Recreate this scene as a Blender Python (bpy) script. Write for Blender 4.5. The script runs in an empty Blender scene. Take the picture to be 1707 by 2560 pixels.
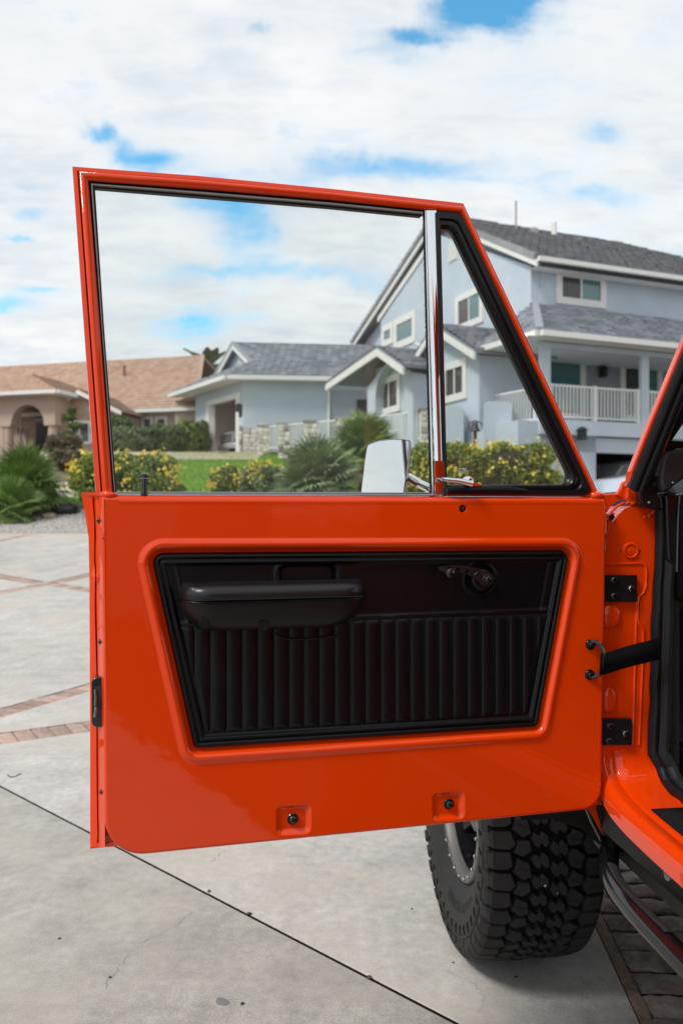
import bpy, bmesh, math, random
import numpy as np
from mathutils import Vector, Matrix, Euler, noise
random.seed(7); rng = np.random.default_rng(11)
R = math.radians
SC = bpy.context.scene; COL = SC.collection

# ------------------------------------------------------------------ camera, world, sun
EYE = 1.35; F = 2000.0; CX = 853.5; CY = 1280.0      # lens and eye height measured from the photograph (full-size pixels)
cam_d = bpy.data.cameras.new('camera'); cam = bpy.data.objects.new('camera', cam_d); COL.objects.link(cam)
cam.location = (0, 0, EYE); cam.rotation_euler = (R(90), 0, 0)
cam_d.sensor_fit = 'VERTICAL'; cam_d.sensor_height = 36; cam_d.lens = 36 * F / 2560
cam_d.clip_start = .05; cam_d.clip_end = 2000
cam_d.dof.use_dof = True; cam_d.dof.focus_distance = 1.6; cam_d.dof.aperture_fstop = 4.8
SC.camera = cam
SC.view_settings.view_transform = 'Standard'; SC.view_settings.look = 'None'
SC.view_settings.gamma = 1; SC.view_settings.use_curve_mapping = False
SC.view_settings.exposure = 0.52
SC.render.engine = 'CYCLES'; SC.cycles.use_denoising = True
SC.cycles.max_bounces = 8; SC.cycles.transparent_max_bounces = 16
try: SC.cycles.denoiser = 'OPENIMAGEDENOISE'
except Exception: pass
SUN_EL, SUN_ROT = R(50), R(234)      # behind the camera, to its left
world = bpy.data.worlds.new('World'); SC.world = world; world.use_nodes = True

def sky_world():
    nt = world.node_tree; N = nt.nodes; L = nt.links; N.clear()
    out = N.new('ShaderNodeOutputWorld'); bg = N.new('ShaderNodeBackground'); bg.inputs[1].default_value = .1
    L.new(bg.outputs[0], out.inputs[0])
    sky = N.new('ShaderNodeTexSky'); sky.sky_type = 'NISHITA'; sky.sun_disc = False
    sky.sun_elevation = SUN_EL; sky.sun_rotation = SUN_ROT; sky.air_density = 1.0; sky.dust_density = .6; sky.ozone_density = 2.0
    tc = N.new('ShaderNodeTexCoord')
    def M(op, *a, clamp=False):
        n = N.new('ShaderNodeMath'); n.operation = op; n.use_clamp = clamp
        for i, v in enumerate(a):
            if isinstance(v, (int, float)): n.inputs[i].default_value = v
            else: L.new(v, n.inputs[i])
        return n.outputs[0]
    def V(op, a, b=None, out=0):
        n = N.new('ShaderNodeVectorMath'); n.operation = op
        for i, v in enumerate((a, b)):
            if v is None: continue
            if isinstance(v, (tuple, list)): n.inputs[i].default_value = v
            else: L.new(v, n.inputs[i])
        return n.outputs[1] if op in ('DOT_PRODUCT', 'LENGTH') else n.outputs[0]
    sp = N.new('ShaderNodeSeparateXYZ'); L.new(tc.outputs['Generated'], sp.inputs[0])
    x, y, z = sp.outputs
    zz = M('ADD', M('MAXIMUM', z, 0.0), .22)
    cb = N.new('ShaderNodeCombineXYZ'); L.new(M('DIVIDE', x, zz), cb.inputs[0]); L.new(M('DIVIDE', y, zz), cb.inputs[1])
    def noise_n(vec, scale, detail, dist=0.0, rough=.55):
        n = N.new('ShaderNodeTexNoise'); n.inputs['Scale'].default_value = scale; n.inputs['Detail'].default_value = detail
        n.inputs['Roughness'].default_value = rough; n.inputs['Distortion'].default_value = dist
        L.new(vec, n.inputs['Vector']); return n
    n1 = noise_n(cb.outputs[0], 1.6, 9, .35)
    n2 = noise_n(cb.outputs[0], 4.2, 8, .2)
    n3 = noise_n(tc.outputs['Generated'], 9.0, 9, .3, .62)
    # gaps in the cloud, by direction (east, up over north)
    yy = M('MAXIMUM', y, .05)
    q = N.new('ShaderNodeCombineXYZ'); L.new(M('DIVIDE', x, yy), q.inputs[0]); L.new(M('DIVIDE', z, yy), q.inputs[1])
    wob = V('MULTIPLY', V('SUBTRACT', n3.outputs['Color'], (.5, .5, .5)), (.15, .085, 0))
    qq = V('ADD', q.outputs[0], wob)
    gaps = [(.165, .632, .048, .022, 2.0), (.20, .665, .05, .016, 1.3), (.075, .597, .026, .008, 1.1), (.055, .572, .03, .012, .5), (-.10, .598, .012, .010, .8), (-.252, .545, .010, .006, .6),
            (-.15, .555, .05, .005, .5), (-.307, .477, .012, .010, .8), (-.277, .455, .014, .016, .7), (-.235, .435, .032, .013, .85),
            (-.40, .415, .020, .006, .8), (-.397, .378, .026, .009, .8), (-.417, .345, .016, .005, .8), (.0, .420, .08, .012, .6),
            (.10, .432, .09, .012, .5), (.335, .475, .035, .014, .5), (-.165, .385, .05, .014, .7),
            (-.122, .355, .03, .024, .85), (-.192, .292, .065, .010, .75), (.003, .295, .075, .012, .75), (-.187, .237, .055, .018, .65),
            (-.367, .277, .025, .005, .6), (-.407, .255, .035, .009, .9), (.40, .31, .05, .014, .6), (.31, .40, .04, .010, .4)]
    acc = None
    for cx, cy, sx, sy, a in gaps:
        d = V('MULTIPLY', V('SUBTRACT', qq, (cx, cy, 0)), (1 / sx, 1 / sy, 0))
        g = M('MULTIPLY', M('EXPONENT', M('MULTIPLY', V('DOT_PRODUCT', d, d), -.5)), a)
        acc = g if acc is None else M('ADD', acc, g)
    front = M('GREATER_THAN', y, .06)
    gap = M('MULTIPLY', acc, front)
    dens = M('ADD', M('MULTIPLY', n1.outputs['Fac'], 1.1), M('MULTIPLY', n2.outputs['Fac'], .35))
    st = V('MULTIPLY', cb.outputs[0], (1.0, 2.6, 1)); n4 = noise_n(st, 7.5, 9, .5, .62)
    dens = M('ADD', dens, M('MULTIPLY', M('SUBTRACT', n4.outputs['Fac'], .5), .42))
    dens = M('SUBTRACT', dens, M('MULTIPLY', gap, .40))
    mr = N.new('ShaderNodeMapRange'); mr.interpolation_type = 'SMOOTHSTEP'
    mr.inputs['From Min'].default_value = .22; mr.inputs['From Max'].default_value = .72; L.new(dens, mr.inputs['Value'])
    cover = mr.outputs[0]
    # cloud brightness: thick parts a little greyer
    shade = N.new('ShaderNodeMapRange'); shade.inputs['From Min'].default_value = .44; shade.inputs['From Max'].default_value = .64
    L.new(M('ADD', M('MULTIPLY', n2.outputs['Fac'], .35), M('ADD', M('MULTIPLY', n1.outputs['Fac'], .35), M('MULTIPLY', n4.outputs['Fac'], .30))), shade.inputs['Value'])
    cr = N.new('ShaderNodeMix'); cr.data_type = 'RGBA'; L.new(shade.outputs[0], cr.inputs[0])
    cr.inputs[6].default_value = (6.7, 6.8, 6.8, 1); cr.inputs[7].default_value = (4.6, 5.25, 5.85, 1)
    skm = N.new('ShaderNodeMix'); skm.data_type = 'RGBA'; skm.blend_type = 'MULTIPLY'; skm.inputs[0].default_value = 1
    L.new(sky.outputs[0], skm.inputs[6]); skm.inputs[7].default_value = (.8, 1.75, 1.75, 1)
    mx = N.new('ShaderNodeMix'); mx.data_type = 'RGBA'; L.new(cover, mx.inputs[0]); L.new(skm.outputs[2], mx.inputs[6]); L.new(cr.outputs[2], mx.inputs[7])
    L.new(mx.outputs[2], bg.inputs[0])
sky_world()
world.cycles.sampling_method = 'MANUAL'; world.cycles.sample_map_resolution = 512
sd = bpy.data.lights.new('sun', 'SUN'); so = bpy.data.objects.new('sun', sd); COL.objects.link(so)
sd.energy = 1.7; sd.angle = R(12); sd.color = (1, .96, .9)
sv = Vector((math.sin(SUN_ROT) * math.cos(SUN_EL), math.cos(SUN_ROT) * math.cos(SUN_EL), math.sin(SUN_EL)))
so.rotation_euler = sv.to_track_quat('Z', 'Y').to_euler(); so.location = (-8, -10, 20)

# ------------------------------------------------------------------ helpers
def A3(p): return np.array(p, float)
def ray(px, py): return A3(((px - CX) / F, 1.0, (CY - py) / F))
def hit(px, py, P0, N):
    d = ray(px, py); o = A3((0, 0, EYE)); N = A3(N)
    return o + d * (np.dot(A3(P0) - o, N) / np.dot(d, N))
def atY(px, py, Y): return A3(((px - CX) / F * Y, Y, EYE + (CY - py) / F * Y))

class Fr:
    """a frame: a to the right, b away, z up; turned by an angle about z"""
    def __init__(s, o, deg):
        s.o = A3((o[0], o[1], 0)); c, n = math.cos(R(deg)), math.sin(R(deg))
        s.u = A3((c, n, 0)); s.w = A3((-n, c, 0)); s.deg = deg
    def P(s, a, b, z): return s.o + s.u * a + s.w * b + A3((0, 0, z))
    def loc(s, p):
        d = A3(p) - s.o; k = np.linalg.solve(np.array([[s.u[0], s.w[0]], [s.u[1], s.w[1]]]), d[:2]); return float(k[0]), float(k[1]), float(d[2])
    def ha(s, px, py, a): return s.loc(hit(px, py, s.P(a, 0, 0), A3((s.w[1], -s.w[0], 0))))[1:]
    def hb(s, px, py, b): l = s.loc(hit(px, py, s.P(0, b, 0), A3((s.u[1], -s.u[0], 0)))); return l[0], l[2]
    def span(s, axis, val, x0, x1, yt, yb):
        """two corners of an opening from its left and right edge and the mean top and bottom line"""
        xm = (x0 + x1) / 2; h_ = s.ha if axis == 'a' else s.hb
        return (h_(x0, yt, val)[0], h_(xm, yb, val)[1]), (h_(x1, yt, val)[0], h_(xm, yt, val)[1])

ORG = {}
def org(parent):
    if parent is None: return A3((0, 0, 0))
    return ORG[parent.name]
def props(o, label=None, cat=None, group=None, kind=None):
    if label: o['label'] = label
    if cat: o['category'] = cat
    if group: o['group'] = group
    if kind: o['kind'] = kind
    return o
def empty(name, loc, label, cat, group=None):
    o = bpy.data.objects.new(name, None); COL.objects.link(o); o.location = tuple(loc); o.empty_display_size = .2
    ORG[o.name] = A3(loc); return props(o, label, cat, group)
def addobj(name, me, parent=None, loc=None, rot=None, scale=None):
    """link a (possibly shared) mesh at a world location"""
    o = bpy.data.objects.new(name, me); COL.objects.link(o)
    base = org(parent); l = base if loc is None else A3(loc)
    if parent: o.parent = parent
    o.location = tuple(l - base) if parent else tuple(l)
    if rot is not None: o.rotation_euler = rot
    if scale is not None: o.scale = scale
    ORG[o.name] = l
    return o

class MB:
    def __init__(s): s.v = []; s.f = []; s.m = []; s.cur = 0
    def vs(s, pts):
        k = len(s.v); s.v.extend([tuple(map(float, p)) for p in pts]); return list(range(k, k + len(pts)))
    def face(s, pts): i = s.vs(pts); s.f.append(i); s.m.append(s.cur); return s
    def idx(s, i): s.f.append(list(i)); s.m.append(s.cur)
    def rows(s, rows, closed=False, caps=False):
        ids = [s.vs(r) for r in rows]; n = len(ids[0])
        for a, b in zip(ids[:-1], ids[1:]):
            for j in range(n if closed else n - 1):
                k = (j + 1) % n; s.idx((a[j], a[k], b[k], b[j]))
        if caps: s.idx(ids[0][::-1]); s.idx(ids[-1])
        return s
    def box(s, P, x, y, z):
        c = [P(i, j, k) for k in z for j in y for i in x]; i = s.vs(c)
        for q in ((0, 2, 3, 1), (4, 5, 7, 6), (0, 1, 5, 4), (2, 6, 7, 3), (0, 4, 6, 2), (1, 3, 7, 5)): s.idx([i[k] for k in q])
        return s
    def prism(s, pts, off, caps=True):
        off = A3(off); a = s.vs(pts); b = s.vs([A3(p) + off for p in pts]); n = len(a)
        for j in range(n): k = (j + 1) % n; s.idx((a[j], a[k], b[k], b[j]))
        if caps: s.idx(a[::-1]); s.idx(b)
        return s
    def tube(s, path, r, n=12, caps=True):
        path = [A3(p) for p in path]; rr = r if isinstance(r, (list, tuple)) else [r] * len(path); rows = []; up = None
        for i, p in enumerate(path):
            t = path[min(i + 1, len(path) - 1)] - path[max(i - 1, 0)]; t = t / (np.linalg.norm(t) + 1e-12)
            if up is None: up = A3((0, 0, 1)) if abs(t[2]) < .9 else A3((1, 0, 0))
            x = np.cross(t, up); x /= np.linalg.norm(x) + 1e-12; y = np.cross(x, t); up = y
            rows.append([p + rr[i] * (math.cos(2 * math.pi * k / n) * x + math.sin(2 * math.pi * k / n) * y) for k in range(n)])
        return s.rows(rows, True, caps)
    def disc(s, c, nrm, r, h, n=16, r2=None, dome=0):
        c = A3(c); nrm = A3(nrm); nrm = nrm / np.linalg.norm(nrm); up = A3((0, 0, 1)) if abs(nrm[2]) < .9 else A3((1, 0, 0))
        x = np.cross(nrm, up); x /= np.linalg.norm(x); y = np.cross(x, nrm); r2 = r if r2 is None else r2
        ring = lambda rad, hh: [c + nrm * hh + rad * (math.cos(2 * math.pi * k / n) * x + math.sin(2 * math.pi * k / n) * y) for k in range(n)]
        rows = [ring(r, 0), ring(r, h * .7), ring(r2 * .93, h)]
        if dome: rows += [ring(r2 * .6, h + dome * .7), ring(r2 * .2, h + dome)]
        return s.rows(rows, True, True)
    def build(s, name, mat, parent=None, smooth=35, bevel=0, label=None, tint=None, recalc=True):
        me = bpy.data.meshes.new(name); base = org(parent)
        v = np.array(s.v) - base
        me.from_pydata([tuple(x) for x in v], [], s.f)
        for m in (mat if isinstance(mat, (list, tuple)) else [mat]): me.materials.append(m)
        if any(s.m): me.polygons.foreach_set('material_index', s.m)
        bm = bmesh.new(); bm.from_mesh(me)
        bmesh.ops.remove_doubles(bm, verts=bm.verts, dist=1e-6)
        if recalc: bmesh.ops.recalc_face_normals(bm, faces=bm.faces)
        bm.to_mesh(me); bm.free()
        if smooth is not None:
            me.polygons.foreach_set('use_smooth', [True] * len(me.polygons))
            try: me.set_sharp_from_angle(angle=R(smooth))
            except Exception: pass
        if tint is not None:
            at = me.attributes.new('tint', 'FLOAT', 'FACE'); at.data.foreach_set('value', tint(len(me.polygons)))
        me.update()
        o = addobj(name, me, parent)
        if bevel:
            b = o.modifiers.new('bevel', 'BEVEL'); b.width = bevel; b.segments = 2; b.limit_method = 'ANGLE'; b.angle_limit = R(40)
        if label: o['label'] = label
        return o

def raw_mesh(name, verts, quads, mat, tint=None, smooth=False):
    me = bpy.data.meshes.new(name); verts = np.asarray(verts, np.float32); quads = np.asarray(quads, np.int32); n, k = quads.shape
    me.vertices.add(len(verts)); me.vertices.foreach_set('co', verts.ravel())
    me.loops.add(n * k); me.loops.foreach_set('vertex_index', quads.ravel())
    me.polygons.add(n); me.polygons.foreach_set('loop_start', np.arange(0, n * k, k, dtype=np.int32))
    me.update(calc_edges=True)
    if tint is not None:
        at = me.attributes.new('tint', 'FLOAT', 'FACE'); at.data.foreach_set('value', np.asarray(tint, np.float32))
    if smooth: me.polygons.foreach_set('use_smooth', [True] * n)
    me.materials.append(mat); me.validate(); return me

def arcpoly(pts, rad, seg=6):
    """round the corners of a 2D polygon; rad one number or per corner"""
    out = []; n = len(pts)
    for i in range(n):
        p = np.array(pts[i], float); a = np.array(pts[i - 1], float); b = np.array(pts[(i + 1) % n], float)
        r = rad[i] if isinstance(rad, (list, tuple)) else rad
        if r <= 0: out.append(p); continue
        ua = (a - p) / np.linalg.norm(a - p); ub = (b - p) / np.linalg.norm(b - p)
        ang = math.acos(max(-1, min(1, float(ua @ ub)))); d = r / math.tan(ang / 2)
        d = min(d, .45 * np.linalg.norm(a - p), .45 * np.linalg.norm(b - p)); rr = d * math.tan(ang / 2)
        c = p + (ua + ub) / np.linalg.norm(ua + ub) * (rr / math.sin(ang / 2))
        s0 = p + ua * d - c; s1 = p + ub * d - c
        a0 = math.atan2(s0[1], s0[0]); a1 = math.atan2(s1[1], s1[0]); da = (a1 - a0 + math.pi) % (2 * math.pi) - math.pi
        for k in range(seg + 1):
            t = a0 + da * k / seg; out.append(c + rr * np.array((math.cos(t), math.sin(t))))
    return [np.array(p) for p in out]

def offset(pts, d, closed=True):
    """offset a 2D polyline towards its inside (clockwise or not is found from the area)"""
    P = [np.array(p, float) for p in pts]; n = len(P)
    area = sum(P[i][0] * P[(i + 1) % n][1] - P[(i + 1) % n][0] * P[i][1] for i in range(n)); sg = 1 if area > 0 else -1
    out = []
    for i in range(n):
        a = P[i - 1] if (closed or i > 0) else None; b = P[(i + 1) % n] if (closed or i < n - 1) else None
        ns = []
        for q0, q1 in ((a, P[i]), (P[i], b)):
            if q0 is None or q1 is None: continue
            t = q1 - q0; L_ = np.linalg.norm(t)
            if L_ < 1e-9: continue
            t /= L_; ns.append(np.array((-t[1], t[0])) * sg)
        if not ns: out.append(P[i]); continue
        m = sum(ns); m = m / (np.linalg.norm(m) + 1e-12); c = max(.35, float(m @ ns[0]))
        out.append(P[i] + m * d / c)
    return out

def clip(poly, n, c):
    """keep the part of a 2D polygon with n.p <= c"""
    out = []
    for i in range(len(poly)):
        p, q = poly[i], poly[(i + 1) % len(poly)]
        a = p[0] * n[0] + p[1] * n[1] - c; b = q[0] * n[0] + q[1] * n[1] - c
        if a <= 0: out.append(p)
        if (a < 0 < b) or (b < 0 < a):
            t = a / (a - b); out.append((p[0] + (q[0] - p[0]) * t, p[1] + (q[1] - p[1]) * t))
    return out if len(out) > 2 else []

# ------------------------------------------------------------------ materials
MATS = {}
def mat(name, col, rough=.6, metal=0., coat=0., var=None, bump=None, spec=.5, rand=0., tint=None, coat_rough=.03, emis=None, var2=None):
    if name in MATS: return MATS[name]
    m = bpy.data.materials.new(name); m.use_nodes = True; nt = m.node_tree; N = nt.nodes; L = nt.links
    b = N['Principled BSDF']; b.inputs['Roughness'].default_value = rough; b.inputs['Metallic'].default_value = metal
    b.inputs['Coat Weight'].default_value = coat; b.inputs['Coat Roughness'].default_value = coat_rough
    b.inputs['Specular IOR Level'].default_value = spec; b.inputs['Base Color'].default_value = (*col, 1)
    tc = N.new('ShaderNodeTexCoord'); vec = tc.outputs['Object']
    if rand:
        oi = N.new('ShaderNodeObjectInfo'); ad = N.new('ShaderNodeVectorMath'); ad.operation = 'MULTIPLY_ADD'
        L.new(oi.outputs['Random'], ad.inputs[0]); ad.inputs[1].default_value = (37, 19, 53); L.new(vec, ad.inputs[2]); vec = ad.outputs[0]
    cur = None
    def mul(c, fac_out, lo, hi):
        mr = N.new('ShaderNodeMapRange'); mr.inputs['To Min'].default_value = lo; mr.inputs['To Max'].default_value = hi; L.new(fac_out, mr.inputs['Value'])
        vm = N.new('ShaderNodeVectorMath'); vm.operation = 'SCALE'
        if c is None: vm.inputs[0].default_value = col
        else: L.new(c, vm.inputs[0])
        L.new(mr.outputs[0], vm.inputs['Scale']); return vm.outputs[0], mr
    if var:
        for sc_, amt in (var if isinstance(var, list) else [var]):
            n = N.new('ShaderNodeTexNoise'); n.inputs['Scale'].default_value = sc_; n.inputs['Detail'].default_value = 7; n.inputs['Roughness'].default_value = .6
            L.new(vec, n.inputs['Vector']); cur, mr = mul(cur, n.outputs['Fac'], 1 - amt, 1 + amt)
            mr.inputs['From Min'].default_value = .3; mr.inputs['From Max'].default_value = .7
    if rand: cur, _ = mul(cur, oi.outputs['Random'], 1 - rand, 1 + rand)
    if var2:    # second colour in patches: (scale, colour, from, to)
        sc_, c2, lo, hi = var2; n = N.new('ShaderNodeTexNoise'); n.inputs['Scale'].default_value = sc_; n.inputs['Detail'].default_value = 8; n.inputs['Roughness'].default_value = .62
        n.inputs['Distortion'].default_value = .4
        L.new(vec, n.inputs['Vector']); mr = N.new('ShaderNodeMapRange'); mr.inputs['From Min'].default_value = lo; mr.inputs['From Max'].default_value = hi
        L.new(n.outputs['Fac'], mr.inputs['Value']); mx = N.new('ShaderNodeMix'); mx.data_type = 'RGBA'; L.new(mr.outputs[0], mx.inputs[0])
        if cur is None: mx.inputs[6].default_value = (*col, 1)
        else: L.new(cur, mx.inputs[6])
        mx.inputs[7].default_value = (*c2, 1); cur = mx.outputs[2]
    if tint is not None:      # per-face intrinsic colour variation towards a second colour
        at = N.new('ShaderNodeAttribute'); at.attribute_name = 'tint'; mx = N.new('ShaderNodeMix'); mx.data_type = 'RGBA'; L.new(at.outputs['Fac'], mx.inputs[0])
        if cur is None: mx.inputs[6].default_value = (*col, 1)
        else: L.new(cur, mx.inputs[6])
        mx.inputs[7].default_value = (*tint, 1); cur = mx.outputs[2]
    if cur is not None: L.new(cur, b.inputs['Base Color'])
    if bump:
        prev = None
        for sc_, st, dist in (bump if isinstance(bump, list) else [bump]):
            n = N.new('ShaderNodeTexNoise'); n.inputs['Scale'].default_value = sc_; n.inputs['Detail'].default_value = 4; L.new(vec, n.inputs['Vector'])
            bp = N.new('ShaderNodeBump'); bp.inputs['Strength'].default_value = st; bp.inputs['Distance'].default_value = dist
            L.new(n.outputs['Fac'], bp.inputs['Height'])
            if prev is not None: L.new(prev, bp.inputs['Normal'])
            prev = bp.outputs[0]
        L.new(prev, b.inputs['Normal'])
        if coat: L.new(prev, b.inputs['Coat Normal'])
    MATS[name] = m; return m

def glass_mat(name, tintc, refl=1.0):
    m = bpy.data.materials.new(name); m.use_nodes = True; nt = m.node_tree; N = nt.nodes; L = nt.links; N.clear()
    out = N.new('ShaderNodeOutputMaterial'); mix = N.new('ShaderNodeMixShader'); tr = N.new('ShaderNodeBsdfTransparent'); gl = N.new('ShaderNodeBsdfGlossy')
    fr = N.new('ShaderNodeFresnel'); fr.inputs[0].default_value = 1.45; gl.inputs['Roughness'].default_value = .01
    mu = N.new('ShaderNodeMath'); mu.operation = 'MULTIPLY'; mu.inputs[1].default_value = refl; L.new(fr.outputs[0], mu.inputs[0])
    tr.inputs[0].default_value = (*tintc, 1); L.new(mu.outputs[0], mix.inputs[0])
    df = N.new('ShaderNodeBsdfDiffuse'); df.inputs[0].default_value = (.7, .7, .7, 1); m2 = N.new('ShaderNodeMixShader')      # a film of dust
    tc = N.new('ShaderNodeTexCoord'); nz = N.new('ShaderNodeTexNoise'); nz.inputs['Scale'].default_value = 5; nz.inputs['Detail'].default_value = 6; L.new(tc.outputs['Object'], nz.inputs['Vector'])
    mp = N.new('ShaderNodeMapRange'); mp.inputs['From Min'].default_value = .35; mp.inputs['From Max'].default_value = .75; mp.inputs['To Min'].default_value = .008; mp.inputs['To Max'].default_value = .04; L.new(nz.outputs['Fac'], mp.inputs['Value'])
    L.new(mp.outputs[0], m2.inputs[0]); L.new(tr.outputs[0], m2.inputs[1]); L.new(df.outputs[0], m2.inputs[2]); L.new(m2.outputs[0], mix.inputs[1]); L.new(gl.outputs[0], mix.inputs[2]); L.new(mix.outputs[0], out.inputs[0])
    MATS[name] = m; return m

PAINT = mat('orange_paint', (.74, .047, .0003), .45, coat=1.0, spec=.05, bump=[(2.6, .30, .010), (7, .12, .003), (90, .014, .002)], coat_rough=.035)
PAINT.node_tree.nodes['Principled BSDF'].inputs['Coat IOR'].default_value = 1.5
VINYL = mat('black_vinyl', (.003, .0034, .0045), .31, spec=.27, bump=[(260, .35, .0012), (700, .25, .0006)])
PLASTIC = mat('black_plastic', (.005, .005, .006), .38, spec=.3, bump=(500, .1, .0004))
RUBBER = mat('black_rubber', (.006, .006, .008), .45, spec=.3, bump=(300, .12, .0006))
GLOSSBLACK = mat('gloss_black', (.006, .006, .007), .16, coat=.6, spec=.5)
CHROME = mat('chrome', (.82, .83, .85), .035, metal=1)
STEEL = mat('brushed_steel', (.35, .36, .37), .3, metal=1)
GREYSEAL = mat('grey_channel', (.32, .31, .28), .5)
FELT = mat('felt', (.008, .012, .014), .95)
TYRE = mat('tyre_rubber', (.020, .0195, .020), .72, spec=.35, var=[(9, .25), (60, .12)], bump=(120, .15, .001))
TYREDARK = mat('tyre_groove', (.004, .004, .004), .85, spec=.2)
RIMSIL = mat('rim_ring', (.13, .125, .12), .5, metal=.4)
RIMBLK = mat('rim_black', (.006, .006, .008), .12, coat=.8)
CARPET = mat('carpet', (.012, .012, .014), .95, spec=.1, var=(400, .6), bump=(600, .6, .003))
GRIP = mat('grip_tape', (.016, .016, .018), .8, spec=.5, var=(500, .7), bump=(900, .8, .002))
WEB = mat('webbing', (.004, .004, .005), .9, spec=.1, bump=(800, .5, .001))
CONC = mat('concrete', (.47, .41, .34), .8, spec=.25, var=[(.8, .12), (5, .13), (28, .15), (160, .2), (420, .2)], var2=(1.6, (.375, .37, .36), .40, .66), bump=[(40, .12, .003), (220, .18, .0015)])
CONC3 = mat('concrete_grey', (.34, .322, .295), .8, spec=.25, var=[(.9, .14), (5, .17), (25, .16), (160, .22), (420, .2)], var2=(1.1, (.43, .395, .35), .45, .75), bump=[(40, .12, .003), (220, .2, .0015)])
CONC2 = mat('concrete_cool', (.44, .42, .395), .8, spec=.25, var=[(.7, .12), (4, .15), (25, .15), (160, .2), (420, .2)], var2=(1.3, (.50, .445, .385), .46, .74), bump=[(40, .12, .003), (220, .18, .0015)])
BRICK = mat('red_brick', (.40, .275, .225), .85, spec=.2, rand=.28, var=[(30, .2), (150, .15)], var2=(14, (.42, .37, .34), .48, .75), bump=[(60, .5, .006)])
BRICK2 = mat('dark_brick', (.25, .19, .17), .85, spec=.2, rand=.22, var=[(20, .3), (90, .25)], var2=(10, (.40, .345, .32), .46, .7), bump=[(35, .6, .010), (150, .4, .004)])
MORTAR = mat('mortar', (.27, .19, .15), .95, spec=.1, var=(40, .3), bump=(60, .5, .01))
JOINT = mat('joint_dirt', (.022, .019, .017), .95, spec=.1, var=(20, .4))
SOIL = mat('soil', (.16, .13, .10), .95, spec=.1, var=(3, .3))
GRASS = mat('lawn', (.15, .29, .03), .8, spec=.2, var=[(.7, .18), (12, .25)], bump=(30, .5, .03))
GRAVEL = mat('gravel', (.50, .47, .44), .9, spec=.2, tint=(.28, .26, .25))
GRAVELB = mat('gravel_base', (.42, .39, .37), .95, spec=.1, var=(30, .3), bump=(40, .6, .03))
DRIVE2 = mat('tan_concrete', (.50, .40, .32), .85, var=(2, .08))
LIGHTPATH = mat('pale_path', (.56, .50, .45), .85, var=(2, .06))
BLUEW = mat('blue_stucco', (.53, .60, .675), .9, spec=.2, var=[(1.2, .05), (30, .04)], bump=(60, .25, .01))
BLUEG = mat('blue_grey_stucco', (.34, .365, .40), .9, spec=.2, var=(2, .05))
WHITE = mat('white_trim', (.80, .79, .76), .55, var=(3, .03))
ROOFG = mat('grey_roof_tile', (.18, .18, .195), .8, spec=.3, tint=(.27, .27, .29), var=(3, .10))
ROOFG2 = mat('pale_grey_roof_tile', (.24, .26, .295), .8, spec=.3, tint=(.36, .38, .42), var=(3, .08))
ROOFT = mat('terracotta_tile', (.46, .30, .225), .85, spec=.2, tint=(.54, .385, .30), var=(2, .1))
TANW = mat('tan_stucco', (.50, .38, .31), .9, spec=.2, var=(2, .05))
TANB = mat('tan_brick_wall', (.48, .34, .27), .9, spec=.2, var=(6, .2), var2=(9, (.58, .47, .40), .5, .7))
WINT = mat('window_teal', (.06, .18, .185), .04, spec=.9, coat=.5)
WIND = mat('window_dark', (.06, .06, .058), .08, spec=.6)
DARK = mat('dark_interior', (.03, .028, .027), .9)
GARIN = mat('garage_inside', (.55, .47, .38), .9)
LAMPB = mat('lamp_black', (.02, .02, .022), .5)
STONEW = mat('stone_veneer', (.70, .655, .58), .85, rand=.25, var=(6, .2), bump=(12, .5, .02))
STONED = mat('stone_dark', (.33, .30, .28), .85, rand=.3, var=(6, .2))
LEAF = mat('hedge_leaf', (.075, .13, .022), .55, spec=.4, tint=(.30, .36, .06))
LEAFD = mat('dark_leaf', (.07, .11, .038), .6, spec=.3, tint=(.20, .26, .08))
LEAFP = mat('pale_leaf', (.11, .16, .07), .6, spec=.3, tint=(.28, .34, .17))
FLOWER = mat('yellow_flower', (.74, .52, .03), .6, tint=(.80, .68, .12))
PALMG = mat('palm_leaf', (.19, .29, .08), .45, spec=.5, rand=.35, var=(2, .2))
PALMB = mat('palm_leaf_blue', (.26, .33, .17), .5, spec=.5, rand=.35, var=(2, .2))
PALMDRY = mat('palm_dry', (.20, .13, .07), .8, rand=.3)
BARK = mat('bark', (.10, .075, .055), .95, var=(9, .3), bump=(20, .6, .02))
SHADECORE = mat('shade_core', (.022, .028, .012), .95)
ROCKB = mat('black_rock', (.03, .03, .032), .7, var=(8, .4), bump=(12, .6, .03))
ROCKT = mat('tan_rock', (.52, .40, .28), .8, var=(8, .3), bump=(12, .6, .03))
SILVER = mat('silver_car', (.42, .42, .41), .3, metal=.4, coat=.7)
CARGLASS = mat('car_glass', (.012, .02, .018), .06, spec=.8)
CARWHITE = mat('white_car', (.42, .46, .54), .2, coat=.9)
SKYREFL = mat('blue_sky_reflection', (.03, .16, .55), .15, coat=.9)
GLASS = glass_mat('clear_glass', (.97, .985, .98), .8)
GLASSV = glass_mat('vent_glass', (.96, .975, .97), .8)
MIRROR = mat('mirror_silver', (.93, .94, .95), .01, metal=1)
ETCH = mat('white_etching', (.8, .82, .8), .8)

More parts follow.
